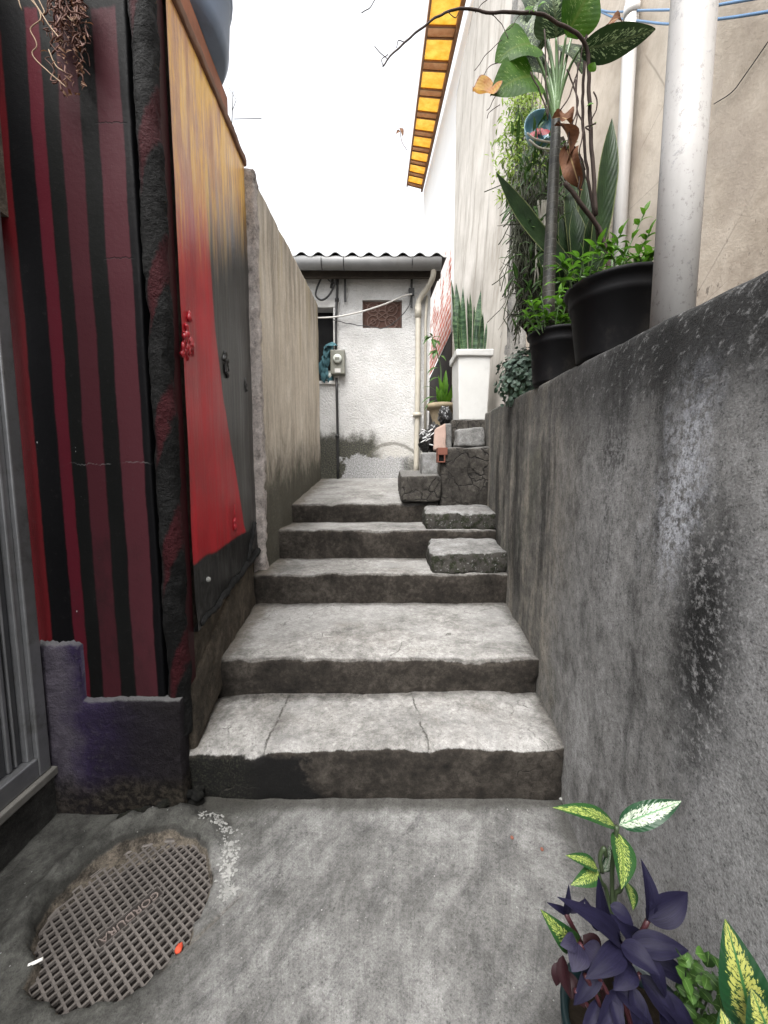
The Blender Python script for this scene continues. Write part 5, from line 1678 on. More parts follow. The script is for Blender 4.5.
def blobby(b, c, r, seed, n=26, crease=0.5):
    rows = []
    for i in range(n + 1):
        th = math.pi * i / n
        row = []
        for j in range(2 * n):
            ph = math.pi * j / n
            d = V((math.sin(th) * math.cos(ph), math.sin(th) * math.sin(ph), math.cos(th)))
            k = 1 + crease * (abs(noise.noise(d * 2.6 + V((seed, 0, 0)))) - 0.2) + crease * 0.5 * (abs(noise.noise(d * 7 + V((seed, 3, 0)))) - 0.2)
            row.append(b.add(V(c) + V((d.x * r[0], d.y * r[1], d.z * r[2])) * k))
        rows.append(row)
    for i in range(n):
        for j in range(2 * n):
            b.face(rows[i][j], rows[i + 1][j], rows[i + 1][(j + 1) % (2 * n)], rows[i][(j + 1) % (2 * n)])


b = MB()
blobby(b, at(427, 441, 4.40), (0.085, 0.12, 0.125), 1)
blobby(b, at(434, 431, 4.45), (0.07, 0.10, 0.08), 2)
blobby(b, at(445, 417, 4.60), (0.075, 0.10, 0.11), 3)
bag = b.build('bag_film', M['bag'], rb)
b = MB()
for i in range(9):
    c = at(rnd.uniform(421.5, 433), rnd.uniform(429, 446), 4.27 + 0.02 * rnd.random())
    pts = [c + V((0.03 * k - 0.03, 0.006 * math.sin(k + i), 0.018 * k * (1 if i % 3 else -0.5) + rnd.uniform(-0.006, 0.006))) for k in range(3)]
    b.tube(pts, [0.004, 0.008, 0.003], 5)
b.build('print', M['baglight'], bag)

# ------------------------------------------------------------------ buildings on the right
bb = thing('beige_building', 'tall beige plastered building above the right hand garden', 'building', (1.45, 0, 1.6))
b = MB()
def gridwall(b, p0, p1, z0, z1, n, k, amp):
    ids = [[b.add(V(p0).lerp(V(p1), i / n) + V((0, 0, z0 + (z1 - z0) * j / k)) + V((amp * noise.noise(V((2, V(p0).lerp(V(p1), i / n).y * 2.3, (z0 + (z1 - z0) * j / k) * 1.9))), 0, 0))) for j in range(k + 1)] for i in range(n + 1)]
    for i in range(n):
        for j in range(k):
            b.face(ids[i][j], ids[i][j + 1], ids[i + 1][j + 1], ids[i + 1][j])
gridwall(b, (1.45, -2.0, 0), (1.45, 2.25, 0), 1.2, 4.1, 30, 20, 0.012)
gridwall(b, (1.45, 2.25, 0), (1.45, 4.15, 0), 1.2, 6.4, 20, 34, 0.012)
b.face(*[b.add(p) for p in ((1.45, -2, 4.1), (4.5, -2, 4.1), (4.5, 2.25, 4.1), (1.45, 2.25, 4.1))])
b.face(*[b.add(p) for p in ((1.45, 2.25, 6.4), (4.5, 2.25, 6.4), (4.5, 4.15, 6.4), (1.45, 4.15, 6.4))])
b.face(*[b.add(p) for p in ((1.45, 2.25, 4.1), (4.5, 2.25, 4.1), (4.5, 2.25, 6.4), (1.45, 2.25, 6.4))])
b.face(*[b.add(p) for p in ((1.45, -2, 1.2), (1.45, -2, 4.1), (4.5, -2, 4.1), (4.5, -2, 1.2))])
b.build('side_wall', M['beige'], bb)
FX = 1.26
b = MB()
gridwall(b, (FX, 4.1, 0), (FX, 7.35, 0), 1.0, 7.9, 30, 40, 0.012)
b.face(*[b.add(p) for p in ((FX, 7.35, 1.0), (4.5, 7.35, 1.0), (4.5, 7.35, 7.9), (FX, 7.35, 7.9))])
b.face(*[b.add(p) for p in ((FX, 4.1, 7.9), (FX, 7.35, 7.9), (4.5, 7.35, 7.9), (4.5, 4.1, 7.9))])
b.face(*[b.add(p) for p in ((1.62, 4.12, 1.0), (4.5, 4.12, 1.0), (4.5, 4.12, 7.9), (1.62, 4.12, 7.9))])
b.build('pale_wall', M['pale'], bb)
b = MB()
b.rough(quad(FX + 0.004, FX + 0.36, 4.085, 4.35, 1.0), quad(FX + 0.004, FX + 0.36, 4.085, 4.35, 7.88), res=0.06, rnd=0.01, amp=0.006, freq=5, seed=91)
b.build('pilaster', M['pilaster'], bb)
# whitewashed brick wall and dark gap behind the house corner
bw = thing('brick_wall', 'old brick wall with flaking whitewash above the dark gap behind the house', 'wall', (1.2, 8.0, 1.5))
b = MB()
gridwall(b, (1.22, 7.37, 0), (1.22, 11.5, 0), 3.95, 5.95, 20, 12, 0.02)
b.build('brick_face', M['brick'], bw)
b = MB()
b.box((1.24, 7.37, 1.0), (1.34, 11.5, 3.95))
b.box((0.6, 11.5, 1.0), (1.34, 11.6, 4.0))
b.build('gap_shade', M['gapshade'], bw, smooth=False)  # dark panels standing in for the shade below the bricks
# white upper building and its yellow eave
wb = thing('white_building', 'bright white building standing behind under the yellow eave', 'building', (1.5, 12, 3))
e0i, e0o = at(463, 0, 7.9), at(430, 0, 7.9)
e1i, e1o = at(422, 188, 16.7), at(407, 184, 16.7)
xw = max(e0i.x, e1i.x) + 0.03
b = MB()
b.quadbox([V((xw, 7.4, 1.0)), V((5, 7.4, 1.0)), V((5, 16.9, 3.0)), V((xw + 0.05, 16.9, 3.0))], [V((xw, 7.4, e0i.z - 0.25)), V((5, 7.4, e0i.z - 0.25)), V((5, 16.9, e1i.z + 0.0)), V((xw + 0.05, 16.9, e1i.z + 0.0))])
b.build('wall', M['whitewall'], wb, smooth=False)
ye = thing('yellow_eave', 'yellow translucent roof eave with brown joists high over the alley', 'eave', (1.1, 12, 10))
dI, dO = (e1i - e0i), (e1o - e0o)
sI = e0i - dI * 0.35
sO = e0o - dO * 0.35
nP = 12
def eave(u, w, dz=0.0):
    a = sI.lerp(e1i, u)
    o = sO.lerp(e1o, u)
    p = a.lerp(o, w)
    return V((p.x, p.y, p.z + dz))
for k in range(nP):
    u0, um, u1 = k / nP, (k + 0.70) / nP, (k + 1) / nP
    b = MB()
    b.quadbox([eave(u0, 0.06), eave(u1, 0.06), eave(u1, 0.94), eave(u0, 0.94)], [eave(u0, 0.06, 0.02), eave(u1, 0.06, 0.02), eave(u1, 0.94, 0.02), eave(u0, 0.94, 0.02)])
    b.build('sheet', M['yellow'], ye, smooth=False)
    b = MB()
    b.quadbox([eave(um, 0.05, -0.015), eave(u1, 0.05, -0.015), eave(u1, 0.95, -0.015), eave(um, 0.95, -0.015)], [eave(um, 0.05, -0.003), eave(u1, 0.05, -0.003), eave(u1, 0.95, -0.003), eave(um, 0.95, -0.003)])
    b.build('batten', M['joistpale'], ye, smooth=False)
    for ua in (um - 0.002, u1 - 0.001):
        b = MB()
        b.quadbox([eave(ua, 0.05, -0.038), eave(ua + 0.004, 0.05, -0.038), eave(ua + 0.004, 0.95, -0.038), eave(ua, 0.95, -0.038)], [eave(ua, 0.05, -0.004), eave(ua + 0.004, 0.05, -0.004), eave(ua + 0.004, 0.95, -0.004), eave(ua, 0.95, -0.004)])
        b.build('joist', M['joist'], ye, smooth=False)
for w0, w1, dz in ((-0.06, 0.05, -0.10), (0.95, 1.02, -0.05)):
    b = MB()
    b.quadbox([eave(0, w0, dz), eave(1.015, w0, dz), eave(1.015, w1, dz), eave(0, w1, dz)], [eave(0, w0, 0.05), eave(1.015, w0, 0.05), eave(1.015, w1, 0.05), eave(0, w1, 0.05)])
    b.build('fascia_board', M['joist'], ye, smooth=False)

# ------------------------------------------------------------------ water tank on the left roof
tk = thing('water_tank', 'grey round water tank with a dark rim on the mural wall', 'tank', (-1.17, 2.05, 3.4))
tc = V((-1.17, 2.10, 3.46))
b = MB()
b.lathe(tc, [(0.001, 0), (0.36, 0.0), (0.385, 0.06), (0.40, 0.30), (0.412, 0.31), (0.412, 0.34), (0.40, 0.35), (0.415, 0.62), (0.43, 0.63), (0.43, 0.66), (0.42, 0.67), (0.435, 0.95), (0.001, 0.95)], 48)
tk_body = b.build('body', M['tank'], tk)
b = MB()
b.lathe(tc, [(0.44, 0.90), (0.49, 0.90), (0.495, 0.98), (0.45, 1.0), (0.30, 1.08), (0.001, 1.12)], 48)
b.build('lid', M['tankdark'], tk)
b = MB()
b.quadbox([V((-1.65, 1.6, 3.34)), V((-0.86, 1.6, 3.34)), V((-0.93, 2.6, 3.40)), V((-1.65, 2.6, 3.40))], [V((-1.65, 1.6, 3.44)), V((-0.86, 1.6, 3.44)), V((-0.93, 2.6, 3.455)), V((-1.65, 2.6, 3.455))])
tag(b.build('tank_platform', M['coping'], smooth=False, loc=(-1.2, 2.1, 3.34)), 'orange brown timber platform under the grey water tank', 'platform')
b = MB()
q = at(234, 119, 2.9)
b.tube([q + V((-0.02, 0, -0.08)), q + V((0, 0, 0.18))], 0.003, 5)
b.tube([q, q + V((0.19, 0.0, 0.004))], 0.0022, 5)
b.tube([q + V((-0.01, 0, 0.05)), q + V((0.02, 0.0, 0.12)), q + V((-0.03, 0, 0.2))], 0.002, 5)
tag(b.build('wire_stub', M['cable'], loc=q), 'bent bare wire sticking out from the mural wall coping', 'wire')

# ------------------------------------------------------------------ pipes and wires on the right
def pxr(px0, px1, py, Y):
    return (at(px1, py, Y) - at(px0, py, Y)).length / 2


b = MB()
pc = at(672.5, 310, 1.08)
b.tube([V((pc.x, pc.y, 1.66)), V((pc.x, pc.y, 2.2)), V((pc.x, pc.y, 5.5))], 0.0495, 24)
tag(b.build('drain_pipe', M['pvcbig'], loc=(pc.x, pc.y, 1.66)), 'thick white drain pipe rising from the top of the retaining wall', 'pipe')
b = MB()
pc = at(620, 220, 2.42)
b.tube([V((pc.x, pc.y, 1.75)), V((pc.x, pc.y, 3.4)), V((pc.x, pc.y, 6.4))], 0.036, 18)
for z in (2.2, 3.9):
    b.tube([V((pc.x, pc.y, z)), V((pc.x, pc.y, z + 0.06))], 0.04, 18)
tag(b.build('drain_pipe', M['pvc'], loc=(pc.x, pc.y, 1.75)), 'thin white pipe fixed against the beige building behind the pots', 'pipe')
for i, (pts, lb) in enumerate((([(596, 9), (612, 12), (640, 10.5), (690, 9), (735, 2), (790, -8)], 'upper pale blue wire strung along the beige building wall'),
                               ([(594, 8), (610, 16), (622, 19), (640, 21), (668, 24), (700, 21), (735, 17), (790, 8)], 'lower sagging blue wire strung along the beige building wall'))):
    b = MB()
    w = [atX(px, py, 1.40) for px, py in pts]
    b.tube(spline(w, 5), 0.0055, 6)
    tag(b.build('blue_wire', M['wireblue'], loc=w[0]), lb, 'wire')
b = MB()
w = [atX(px, py, 1.435) for px, py in ((790, 10), (768, 42), (745, 75), (732, 92), (714, 104))]
b.tube(spline(w, 6), 0.0022, 5)
tag(b.build('loose_wire', M['cable'], loc=w[0]), 'thin dark wire drooping down the beige wall right of the thick pipe', 'wire')

# ------------------------------------------------------------------ pots on the right-hand wall
def pot(name, label, c, rb_, rt, h, soil=True):
    t = thing(name, label, 'pot', c)
    b = MB()
    rr = lambda q: rb_ + (rt - rb_) * q
    b.lathe(c, [(0.001, 0), (rr(0), 0), (rr(0.02) + 0.003, 0.012), (rr(0.72), h * 0.72), (rr(0.73) + 0.006, h * 0.735), (rr(0.8) + 0.006, h * 0.8), (rr(0.93) + 0.003, h * 0.93), (rr(0.94) + 0.014, h * 0.94), (rt + 0.016, h * 0.985), (rt + 0.010, h), (rt - 0.006, h), (rt - 0.012, h * 0.86)], 48)
    b.build('shell', M['pot'], t)
    b = MB()
    n = 24
    cc = b.add(V(c) + V((0, 0, h * 0.90)))
    ring = [b.add(V(c) + V(((rt - 0.01) * math.cos(2 * math.pi * k / n), (rt - 0.01) * math.sin(2 * math.pi * k / n), h * 0.88))) for k in range(n)]
    for k in range(n):
        b.face(cc, ring[k], ring[(k + 1) % n])
    b.build('soil', M['soil'], t)
    return t


BP = V((0.868, 1.50, wall_top(1.5) + 0.004))
SP = V((0.905, 2.10, wall_top(2.1) + 0.004))
pot('plant_pot', 'big black pot standing on the retaining wall left of the thick pipe', BP, 0.128, 0.168, 0.265)
pot('plant_pot', 'smaller black pot on the retaining wall holding the tall cane plant', SP, 0.105, 0.132, 0.26)


def sprig(lv, st, base, tip, n, L, W, rnd, rs=0.0025, ang=0.9):
    base, tip = V(base), V(tip)
    mid = base.lerp(tip, 0.5) + V((rnd.uniform(-0.02, 0.02), rnd.uniform(-0.02, 0.02), 0.02))
    pts = spline([base, mid, tip], 6)
    st.append(([base, mid, tip], rs))
    for k in range(n):
        q = 0.25 + 0.75 * (k + 0.5) / n
        p = pts[min(len(pts) - 1, int(q * (len(pts) - 1)))]
        a = k * 2.4 + rnd.uniform(-0.4, 0.4)
        d = V((math.cos(a), math.sin(a), rnd.uniform(-0.1, 0.6))).normalized()
        l = L * rnd.uniform(0.7, 1.2)
        lv.append((p, p + d * l, W * rnd.uniform(0.8, 1.2), dict(up=V((rnd.uniform(-0.3, 0.3), rnd.uniform(-0.5, 0.1), 1)), bulge=0.12, fold=0.3, n=5, droop=rnd.uniform(0, 0.3))))
    d = (tip - mid).normalized()
    lv.append((tip, tip + d * L, W, dict(up=V((0, -0.4, 1)), bulge=0.1, fold=0.3, n=5)))


rnd = random.Random(31)
lv, st = [], []
for i in range(20):
    a = rnd.uniform(0, 6.28)
    r = 0.14 * math.sqrt(rnd.random())
    base = BP + V((r * math.cos(a), r * math.sin(a), 0.245))
    tip = base + V((rnd.uniform(-0.09, 0.04) - 0.02, rnd.uniform(-0.05, 0.05), rnd.uniform(0.06, 0.15)))
    sprig(lv, st, base, tip, 7, 0.062, 0.022, rnd)
for (x0, y0, x1, y1) in ((572, 285, 557, 268), (575, 283, 563, 262), (572, 288, 556, 283), (580, 278, 578, 258), (590, 275, 598, 246), (596, 270, 604, 250)):
    sprig(lv, st, at(x0, y0, 1.42), at(x1, y1, 1.38), 6, 0.055, 0.019, rnd)
for (x0, y0, x1, y1) in ((620, 268, 645, 212), (612, 270, 622, 232), (632, 265, 650, 232)):
    sprig(lv, st, at(x0, y0, 1.5), at(x1, y1, 1.5), 8, 0.045, 0.017, rnd)
leafy('seedling_plant', 'bright green leafy seedlings filling the big black pot', BP + V((0, 0, 0.24)), lv, M['leaf_bright'], st, M['stalk'])
lv, st = [], []
for i in range(14):
    a = rnd.uniform(0, 6.28)
    r = 0.11 * math.sqrt(rnd.random())
    base = SP + V((r * math.cos(a), r * math.sin(a), 0.235))
    tip = base + V((rnd.uniform(-0.06, 0.06), rnd.uniform(-0.07, 0.02), rnd.uniform(0.03, 0.11)))
    sprig(lv, st, base, tip, 7, 0.06, 0.024, rnd)
for (x0, y0, x1, y1) in ((540, 335, 527, 317), (543, 333, 530, 308), (540, 330, 531, 300), (560, 325, 566, 300), (555, 328, 560, 295), (545, 330, 541, 296)):
    sprig(lv, st, at(x0, y0, 2.0), at(x1, y1, 1.97), 7, 0.06, 0.026, rnd)
leafy('seedling_plant', 'small bright green leaves around the cane in the smaller black pot', SP + V((0, 0, 0.23)), lv, M['leaf_bright'], st, M['stalk'])

# ------------------------------------------------------------------ tall cane plant
cp = thing('cane_plant', 'tall cane plant with speckled leaves rising from the smaller black pot', 'plant', SP + V((-0.04, -0.03, 0.23)))
CY = 2.06
tr = spline([at(548, 338, CY), at(549, 280, CY), at(552, 210, CY), at(555, 150, CY), at(556, 118, CY)], 8)
b = MB()
b.tube(tr, [0.033 - 0.012 * i / len(tr) for i in range(len(tr))], 14)
b.build('cane', M['cane'], cp)
b = MB()
top = at(556, 122, CY)
LV = [  # attachment, tip, width px, depth, material, facing, shape
    ((531, 44), (496, 58), 40, 2.0, 'leaf_var', (-0.15, -1, 0.15), 'heart', (552, 100)),
    ((534, 76), (492, 92), 44, 1.98, 'leaf_var', (-0.1, -1, 0.1), 'heart', (551, 112)),
    ((530, 8), (536, 48), 30, 2.1, 'leaf_vardk', (-0.4, -1, 0.2), 'heart', (554, 60)),
    ((556, 38), (550, -16), 46, 2.02, 'leaf_vardk', (0.1, -1, 0.1), 'heart', (557, 90)),
    ((566, 36), (598, -26), 40, 1.98, 'leaf_var', (0.4, -1, 0.2), 'lance', (558, 95)),
    ((545, 30), (520, -14), 34, 2.12, 'leaf_vardk', (-0.2, -1, 0.4), 'heart', (555, 80)),
    ((579, 50), (657, 30), 25, 1.95, 'leaf_vardk', (0.1, -0.55, -0.75), 'lance', (560, 95)),
    ((548, 66), (512, 70), 30, 2.14, 'leaf_vardk', (-0.1, -1, 0.2), 'heart', (554, 100)),
    ((562, 46), (584, 70), 26, 2.12, 'leaf_vardk', (0.2, -1, 0.3), 'heart', (558, 92)),
    ((540, 52), (522, 20), 30, 2.16, 'leaf_vardk', (-0.2, -1, 0.1), 'heart', (553, 88)),
    ((575, 24), (600, 4), 24, 2.1, 'leaf_var', (0.3, -1, 0.5), 'lance', (560, 90)),
]
for (a, t, w, Yd, mk, upv, shp, k0) in LV:
    A, T = at(a[0], a[1], Yd), at(t[0], t[1], Yd - 0.05)
    b2 = MB()
    b2.leaf(A, T, w * Yd / F * 1.02, up=V(upv), bulge=0.07, fold=0.18, n=14, shape=shp, wave=0.03, droop=0.06)
    b2.build('leaf', M[mk], cp)
    K = at(k0[0], k0[1], CY)
    b.tube(spline([at(555.5, 135, CY), K.lerp(at(555.5, 120, CY), 0.3), K.lerp(A, 0.45) + V((0, 0, 0.02)), A], 6), [0.011 - 0.006 * i / 18 for i in range(19)], 7)
b.build('stalks', M['stalk'], cp)
b2 = MB()
b2.leaf(at(494, 84, 1.95), at(472, 94, 1.92), 26 * 1.95 / F, up=V((-0.2, -1, 0.4)), bulge=-0.15, fold=0.45, n=10, shape='heart', wave=0.06, droop=-0.1)
b2.build('yellow_leaf', M['leaf_yellow'], cp)
for (A, T, w, kw) in (((557, 122), (569, 165), 17, dict(up=V((0.5, -1, 0.2)), bulge=0.12, fold=0.8, n=16, wave=0.22, tw=1.3)), ((552, 119), (572, 127), 20, dict(up=V((0.1, -1, 0.6)), bulge=0.16, fold=0.6, n=12, wave=0.2)),
                      ((566, 148), (580, 190), 19, dict(up=V((-0.6, -1, 0.3)), bulge=0.14, fold=0.8, n=14, wave=0.24, tw=-0.8)), ((570, 140), (577, 172), 13, dict(up=V((0.8, -1, 0.1)), bulge=-0.12, fold=0.7, n=14, wave=0.2, tw=1.0)), ((605, 28), (624, 25), 9, dict(up=V((0, -1, 0.3)), bulge=0.3, fold=0.5, n=8, wave=0.2))):
    b2 = MB()
    b2.leaf(at(A[0], A[1], 1.975), at(T[0], T[1], 1.95), w * 2.0 / F, **kw)
    b2.build('dry_leaf', M['leaf_dry'], cp)

# ------------------------------------------------------------------ bare climbing branch that arches over the alley
br = thing('climbing_branch', 'dark bare branch arching out from the cane plant over the alley', 'branch', at(598, 250, 1.98))
b = MB()
P = [at(612, 300, 1.98), at(606, 250, 1.98), at(597, 225, 1.98), at(582, 205, 1.96), at(565, 182, 1.95)]
b.tube(spline(P, 6, 0.004), 0.010, 7)
P = [at(596, 215, 1.97), at(592, 150, 1.96), at(589, 90, 1.95), at(588, 55, 1.93), at(580, 36, 1.9), at(560, 24, 1.87), at(540, 14, 1.84), at(515, 12.5, 1.82), at(490, 12.5, 1.8), at(462, 8.5, 1.8), at(446, 13, 1.78), at(430, 22, 1.76), at(408, 40, 1.74), at(394, 52, 1.72), at(383, 66, 1.7)]
pp = spline(P, 8, 0.004)
b.tube(pp, [0.0095 * (1 - 0.72 * i / len(pp)) for i in range(len(pp))], 7)
P = [at(598, 240, 2.0), at(586, 160, 2.0), at(583, 100, 1.99), at(586, 40, 1.98), at(588, -20, 1.98)]
b.tube(spline(P, 8, 0.006), 0.0065, 6)
b.build('main_stem', M['branch'], br)
b = MB()
rnd = random.Random(8)
for P in ([(578, 190), (580, 160), (572, 140), (577, 118), (576, 80)], [(566, 150), (570, 130), (578, 105), (574, 85), (566, 70)], [(585, 170), (580, 150), (583, 128), (577, 105), (578, 62)], [(560, 110), (570, 95), (580, 62), (583, 40)], [(548, 120), (546, 80), (545, 30)], [(547, 115), (541, 95), (531, 72)], [(592, 120), (597, 105), (594, 92)], [(590, 130), (586, 126), (596, 124)],
          [(383, 66), (382, 60), (388, 54)], [(447, 12), (455, 18), (458, 14)], [(404, 43), (399, 41), (397, 47)], [(388, 60), (380, 52), (375, 45)], [(476, 12), (483, 3), (496, -6)], [(487, 12), (500, 22), (508, 38)], [(520, 13), (512, 26), (506, 30)], [(475, 70), (488, 52), (502, 40)], [(484, 74), (491, 66), (498, 63)], [(500, 105), (490, 112), (487, 118)], [(498, 90), (492, 103), (487, 110)], [(378, -6), (372, 4), (362, 14)]):
    Yd = 1.93 if P[0][0] > 470 else (1.74 if P[0][0] > 378 else 1.7)
    b = MB()
    b.tube(spline([at(x, y, Yd) for x, y in P], 6, 0.006), 0.0032 if P[0][0] > 520 else 0.0016, 5)
    b.build('twig', M['branch'], br)
b = MB()
for (x0, y0, x1, y1, w, Yd) in ((590, 72, 595, 62, 9, 1.93), (534, 12, 524, 10, 7, 1.82), (538, 8, 546, 2, 8, 1.82), (592, 127, 597, 122, 5, 1.95), (586, 107, 594, 104, 6, 1.95), (529, 14, 534, 6, 7, 1.82)):
    b.leaf(at(x0, y0, Yd), at(x1, y1, Yd - 0.02), w * Yd / F, up=V((0.2, -1, 0.5)), fold=0.3, n=6)
b.build('leaves', M['leaf_bright'], br)
dl = MB()
rnd = random.Random(77)
q = at(400, 131, 1.72)
for (x0, y0, x1, y1, w) in ((400, 128, 403, 137, 4), (400, 131, 396, 134, 3), (401, 133, 404, 130, 3)):
    dl.leaf(at(x0, y0, 1.72), at(x1, y1, 1.71), w * 1.72 / F, up=V((0.2, -1, 0.2)), fold=0.6, n=5)
dl.tube(spline([at(400, 131, 1.72), at(402, 142, 1.72), at(407, 150, 1.72)], 4), 0.0012, 4)
dl.tube([at(400, 131, 1.72), at(404, 80, 1.73), at(407, 41, 1.74)], 0.0003, 3)
tag(dl.build('dead_leaf', M['leaf_dry'], loc=q), 'tiny reddish dead leaf dangling in the sky below the branch tip', 'leaf')

# ------------------------------------------------------------------ hanging greenery behind the cane
fern = thing('trailing_fern', 'yellow green trailing fern hanging on the corner of the pale wall', 'plant', at(520, 150, 2.75))
b = MB()
rnd = random.Random(13)
for i in range(1500):
    t = rnd.random()
    py = 88 + 112 * t ** 0.9
    px = 524 + rnd.gauss(0, 8 + 4 * math.sin(3 * t)) - 6 * t
    Yd = 2.75 + rnd.uniform(-0.12, 0.12)
    A = at(px, py, Yd)
    d = V((rnd.uniform(-1, 1), rnd.uniform(-1, 0.2), rnd.uniform(-1.3, 0.6))).normalized()
    b.leaf(A, A + d * rnd.uniform(0.025, 0.065), 0.014, up=V((rnd.uniform(-1, 1), -1, 0.6)), bulge=0.15, n=3)
b.build('fronds', M['leaf_fern'], fern)
b = MB()
for i in range(14):
    px = 524 + rnd.gauss(0, 6)
    b.tube(spline([at(px, 75, 2.78), at(px + rnd.gauss(0, 4), 130, 2.78), at(px - 4 + rnd.gauss(0, 6), 195, 2.76)], 5, 0.01), 0.003, 4)
b.build('stem', M['greystem'], fern)

bowl = thing('hanging_bowl', 'blue glazed bowl painted with red petals wedged behind the cane', 'bowl', at(541, 126, 2.3))
bc = at(541.5, 124, 2.3)
b = MB()
ax = V((-0.15, -0.93, 0.30)).normalized()           # the bowl opens towards the alley
u_ = ax.cross(V((0, 0, 1))).normalized()
w_ = ax.cross(u_)
rows = []
R_ = 0.102
prof = [(0.0, -0.038), (0.45, -0.068), (0.75, -0.05), (0.92, -0.025), (1.0, 0.0), (1.03, 0.0), (0.96, -0.03), (0.78, -0.06), (0.45, -0.082), (0.0, -0.088)]
for r, h in prof:
    rows.append([b.add(bc + ax * h + (u_ * math.cos(2 * math.pi * j / 36) * 0.86 + w_ * math.sin(2 * math.pi * j / 36) * 1.05) * (R_ * max(r, 0.002))) for j in range(36)])
for i in range(len(rows) - 1):
    for j in range(36):
        b.face(rows[i][j], rows[i][(j + 1) % 36], rows[i + 1][(j + 1) % 36], rows[i + 1][j])
b.build('shell', M['bowl'], bowl)
b = MB()
for a, rr in ((0.4, 0.4), (1.5, 0.45), (2.6, 0.42), (-0.5, 0.4)):
    c = bc - w_ * (-0.045) * -1 * 0 + V((0, 0, -0.03)) - ax * 0.030 + (u_ * math.cos(a) + w_ * -math.sin(a)) * 0.032 + u_ * 0.0
    b.leaf(c - (u_ * math.cos(a) - w_ * math.sin(a)) * 0.02, c + (u_ * math.cos(a) - w_ * math.sin(a)) * 0.030, 0.042, up=ax, bulge=0.1, fold=0.05, n=8, shape='oval')
b.build('petals', M['bowlred'], bowl)
for dx in (-0.05, 0.03):
    b = MB()
    b.tube([bc + V((dx, 0.02, 0.09)), bc + V((0, 0.03, 0.5))], 0.0025, 4)
    b.build('hanger', M['whitestem'], bowl)
for P in ([(527, 133), (535, 139), (553, 143)], [(529, 140), (540, 148), (556, 150)]):
    b = MB()
    b.tube(spline([at(x, y, 2.21) for x, y in P], 5), 0.005, 6)
    b.build('support', M['whitestem'], bowl)

dm = thing('dangling_cactus', 'curtain of grey green dangling stems behind the smaller black pot', 'plant', at(530, 330, 2.6))
b = MB()
rnd = random.Random(19)
for i in range(420):
    px = rnd.uniform(513, 570)
    py = rnd.uniform(140, 250)
    Yd = rnd.uniform(2.45, 2.95)
    L = rnd.uniform(40, 100)
    bx = rnd.gauss(0, 7)
    P = [at(px, py, Yd), at(px + bx * 0.3 + rnd.gauss(0, 3), py + L * 0.35, Yd), at(px + bx + rnd.gauss(0, 4), min(345, py + L * 0.75), Yd - 0.03), at(px + bx * 1.6 - rnd.uniform(0, 6), min(352, py + L), Yd - 0.05)]
    b.tube(spline(P, 3, 0.008), rnd.uniform(0.0025, 0.005), 5)
for i in range(46):
    py = rnd.uniform(205, 330)
    px = rnd.uniform(518, 545)
    dx = rnd.uniform(8, 28)
    Yd = rnd.uniform(2.4, 2.7)
    P = [at(px, py, Yd), at(px - dx * 0.5, py + rnd.uniform(-10, 2), Yd - 0.05), at(px - dx, py + rnd.uniform(-8, 14), Yd - 0.1)]
    b.tube(spline(P, 4, 0.006), [0.004 * (1 - 0.75 * k / 8) for k in range(9)], 5)
b.build('stems', M['greystem'], dm)
b = MB()
for i in range(7):
    px = rnd.uniform(536, 548)
    b.tube(spline([at(px, 200, 2.4), at(px + rnd.gauss(0, 2), 240, 2.4), at(px - 1 + rnd.gauss(0, 3), 285, 2.38)], 4, 0.006), 0.005, 5)
b.build('pale_stems', M['whitestem'], dm)
# added dark basket that deepens the tone behind the stems
bk = thing('dark_backing', 'added dark basket hidden among the dangling stems', 'backing', at(548, 300, 3.1))
b = MB()
blobby(b, at(552, 250, 2.9), (0.25, 0.14, 0.68), 7, 18, 0.4)
b.build('backing_blob', M['soil'], bk)
b = MB()
for i in range(5):
    a = i * 1.256
    c = at(546, 140, 3.05)
    b.tube([c + V((0.1 * math.cos(a), 0.1 * math.sin(a), 0)), c + V((0, 0, 1.6))], 0.003, 4)
b.build('hanger', M['cable'], bk)

sk = thing('snake_plant', 'dark snake plant with broad leaves leaning left behind the cane', 'plant', at(575, 275, 2.25))
b = MB()
rnd = random.Random(23)
for (x0, y0, x1, y1, w, Yd, up) in ((578, 268, 496, 172, 16, 2.2, (-0.5, -1, 0.6)), (592, 262, 612, 118, 19, 2.1, (0.2, -1, 0)), (575, 270, 566, 182, 14, 2.3, (0.2, -1, 0)), (584, 270, 585, 178, 15, 2.35, (-0.2, -1, 0.1)), (590, 268, 597, 190, 13, 2.3, (0.3, -1, 0)), (580, 272, 574, 206, 16, 2.2, (-0.1, -1, 0)), (570, 275, 560, 215, 13, 2.3, (0, -1, 0)), (598, 262, 604, 205, 14, 2.2, (0.4, -1, 0)), (588, 270, 592, 215, 18, 2.15, (0, -1, 0)), (565, 290, 548, 205, 15, 2.4, (-0.3, -1, 0)), (560, 300, 536, 225, 14, 2.4, (-0.4, -1, 0.2)), (572, 290, 570, 196, 17, 2.45, (0.2, -1, 0)), (580, 285, 590, 200, 18, 2.45, (0.1, -1, 0)), (592, 280, 603, 228, 16, 2.3, (0.4, -1, 0)), (586, 280, 580, 220, 18, 2.4, (-0.2, -1, 0)), (566, 280, 574, 160, 11, 2.4, (0.1, -1, 0)), (596, 270, 599, 215, 15, 2.12, (0.3, -1, 0))):
    b.leaf(at(x0, y0 + 8, Yd), at(x1, y1, Yd - (0.1 if x1 < 520 else 0)), w * Yd / F, up=V(up), bulge=0.03 if x1 > 520 else -0.05, fold=0.25, n=14, shape='strap', tw=rnd.uniform(-0.3, 0.3))
b.build('leaves', M['leaf_strap'], sk)
b = MB()
rnd = random.Random(29)
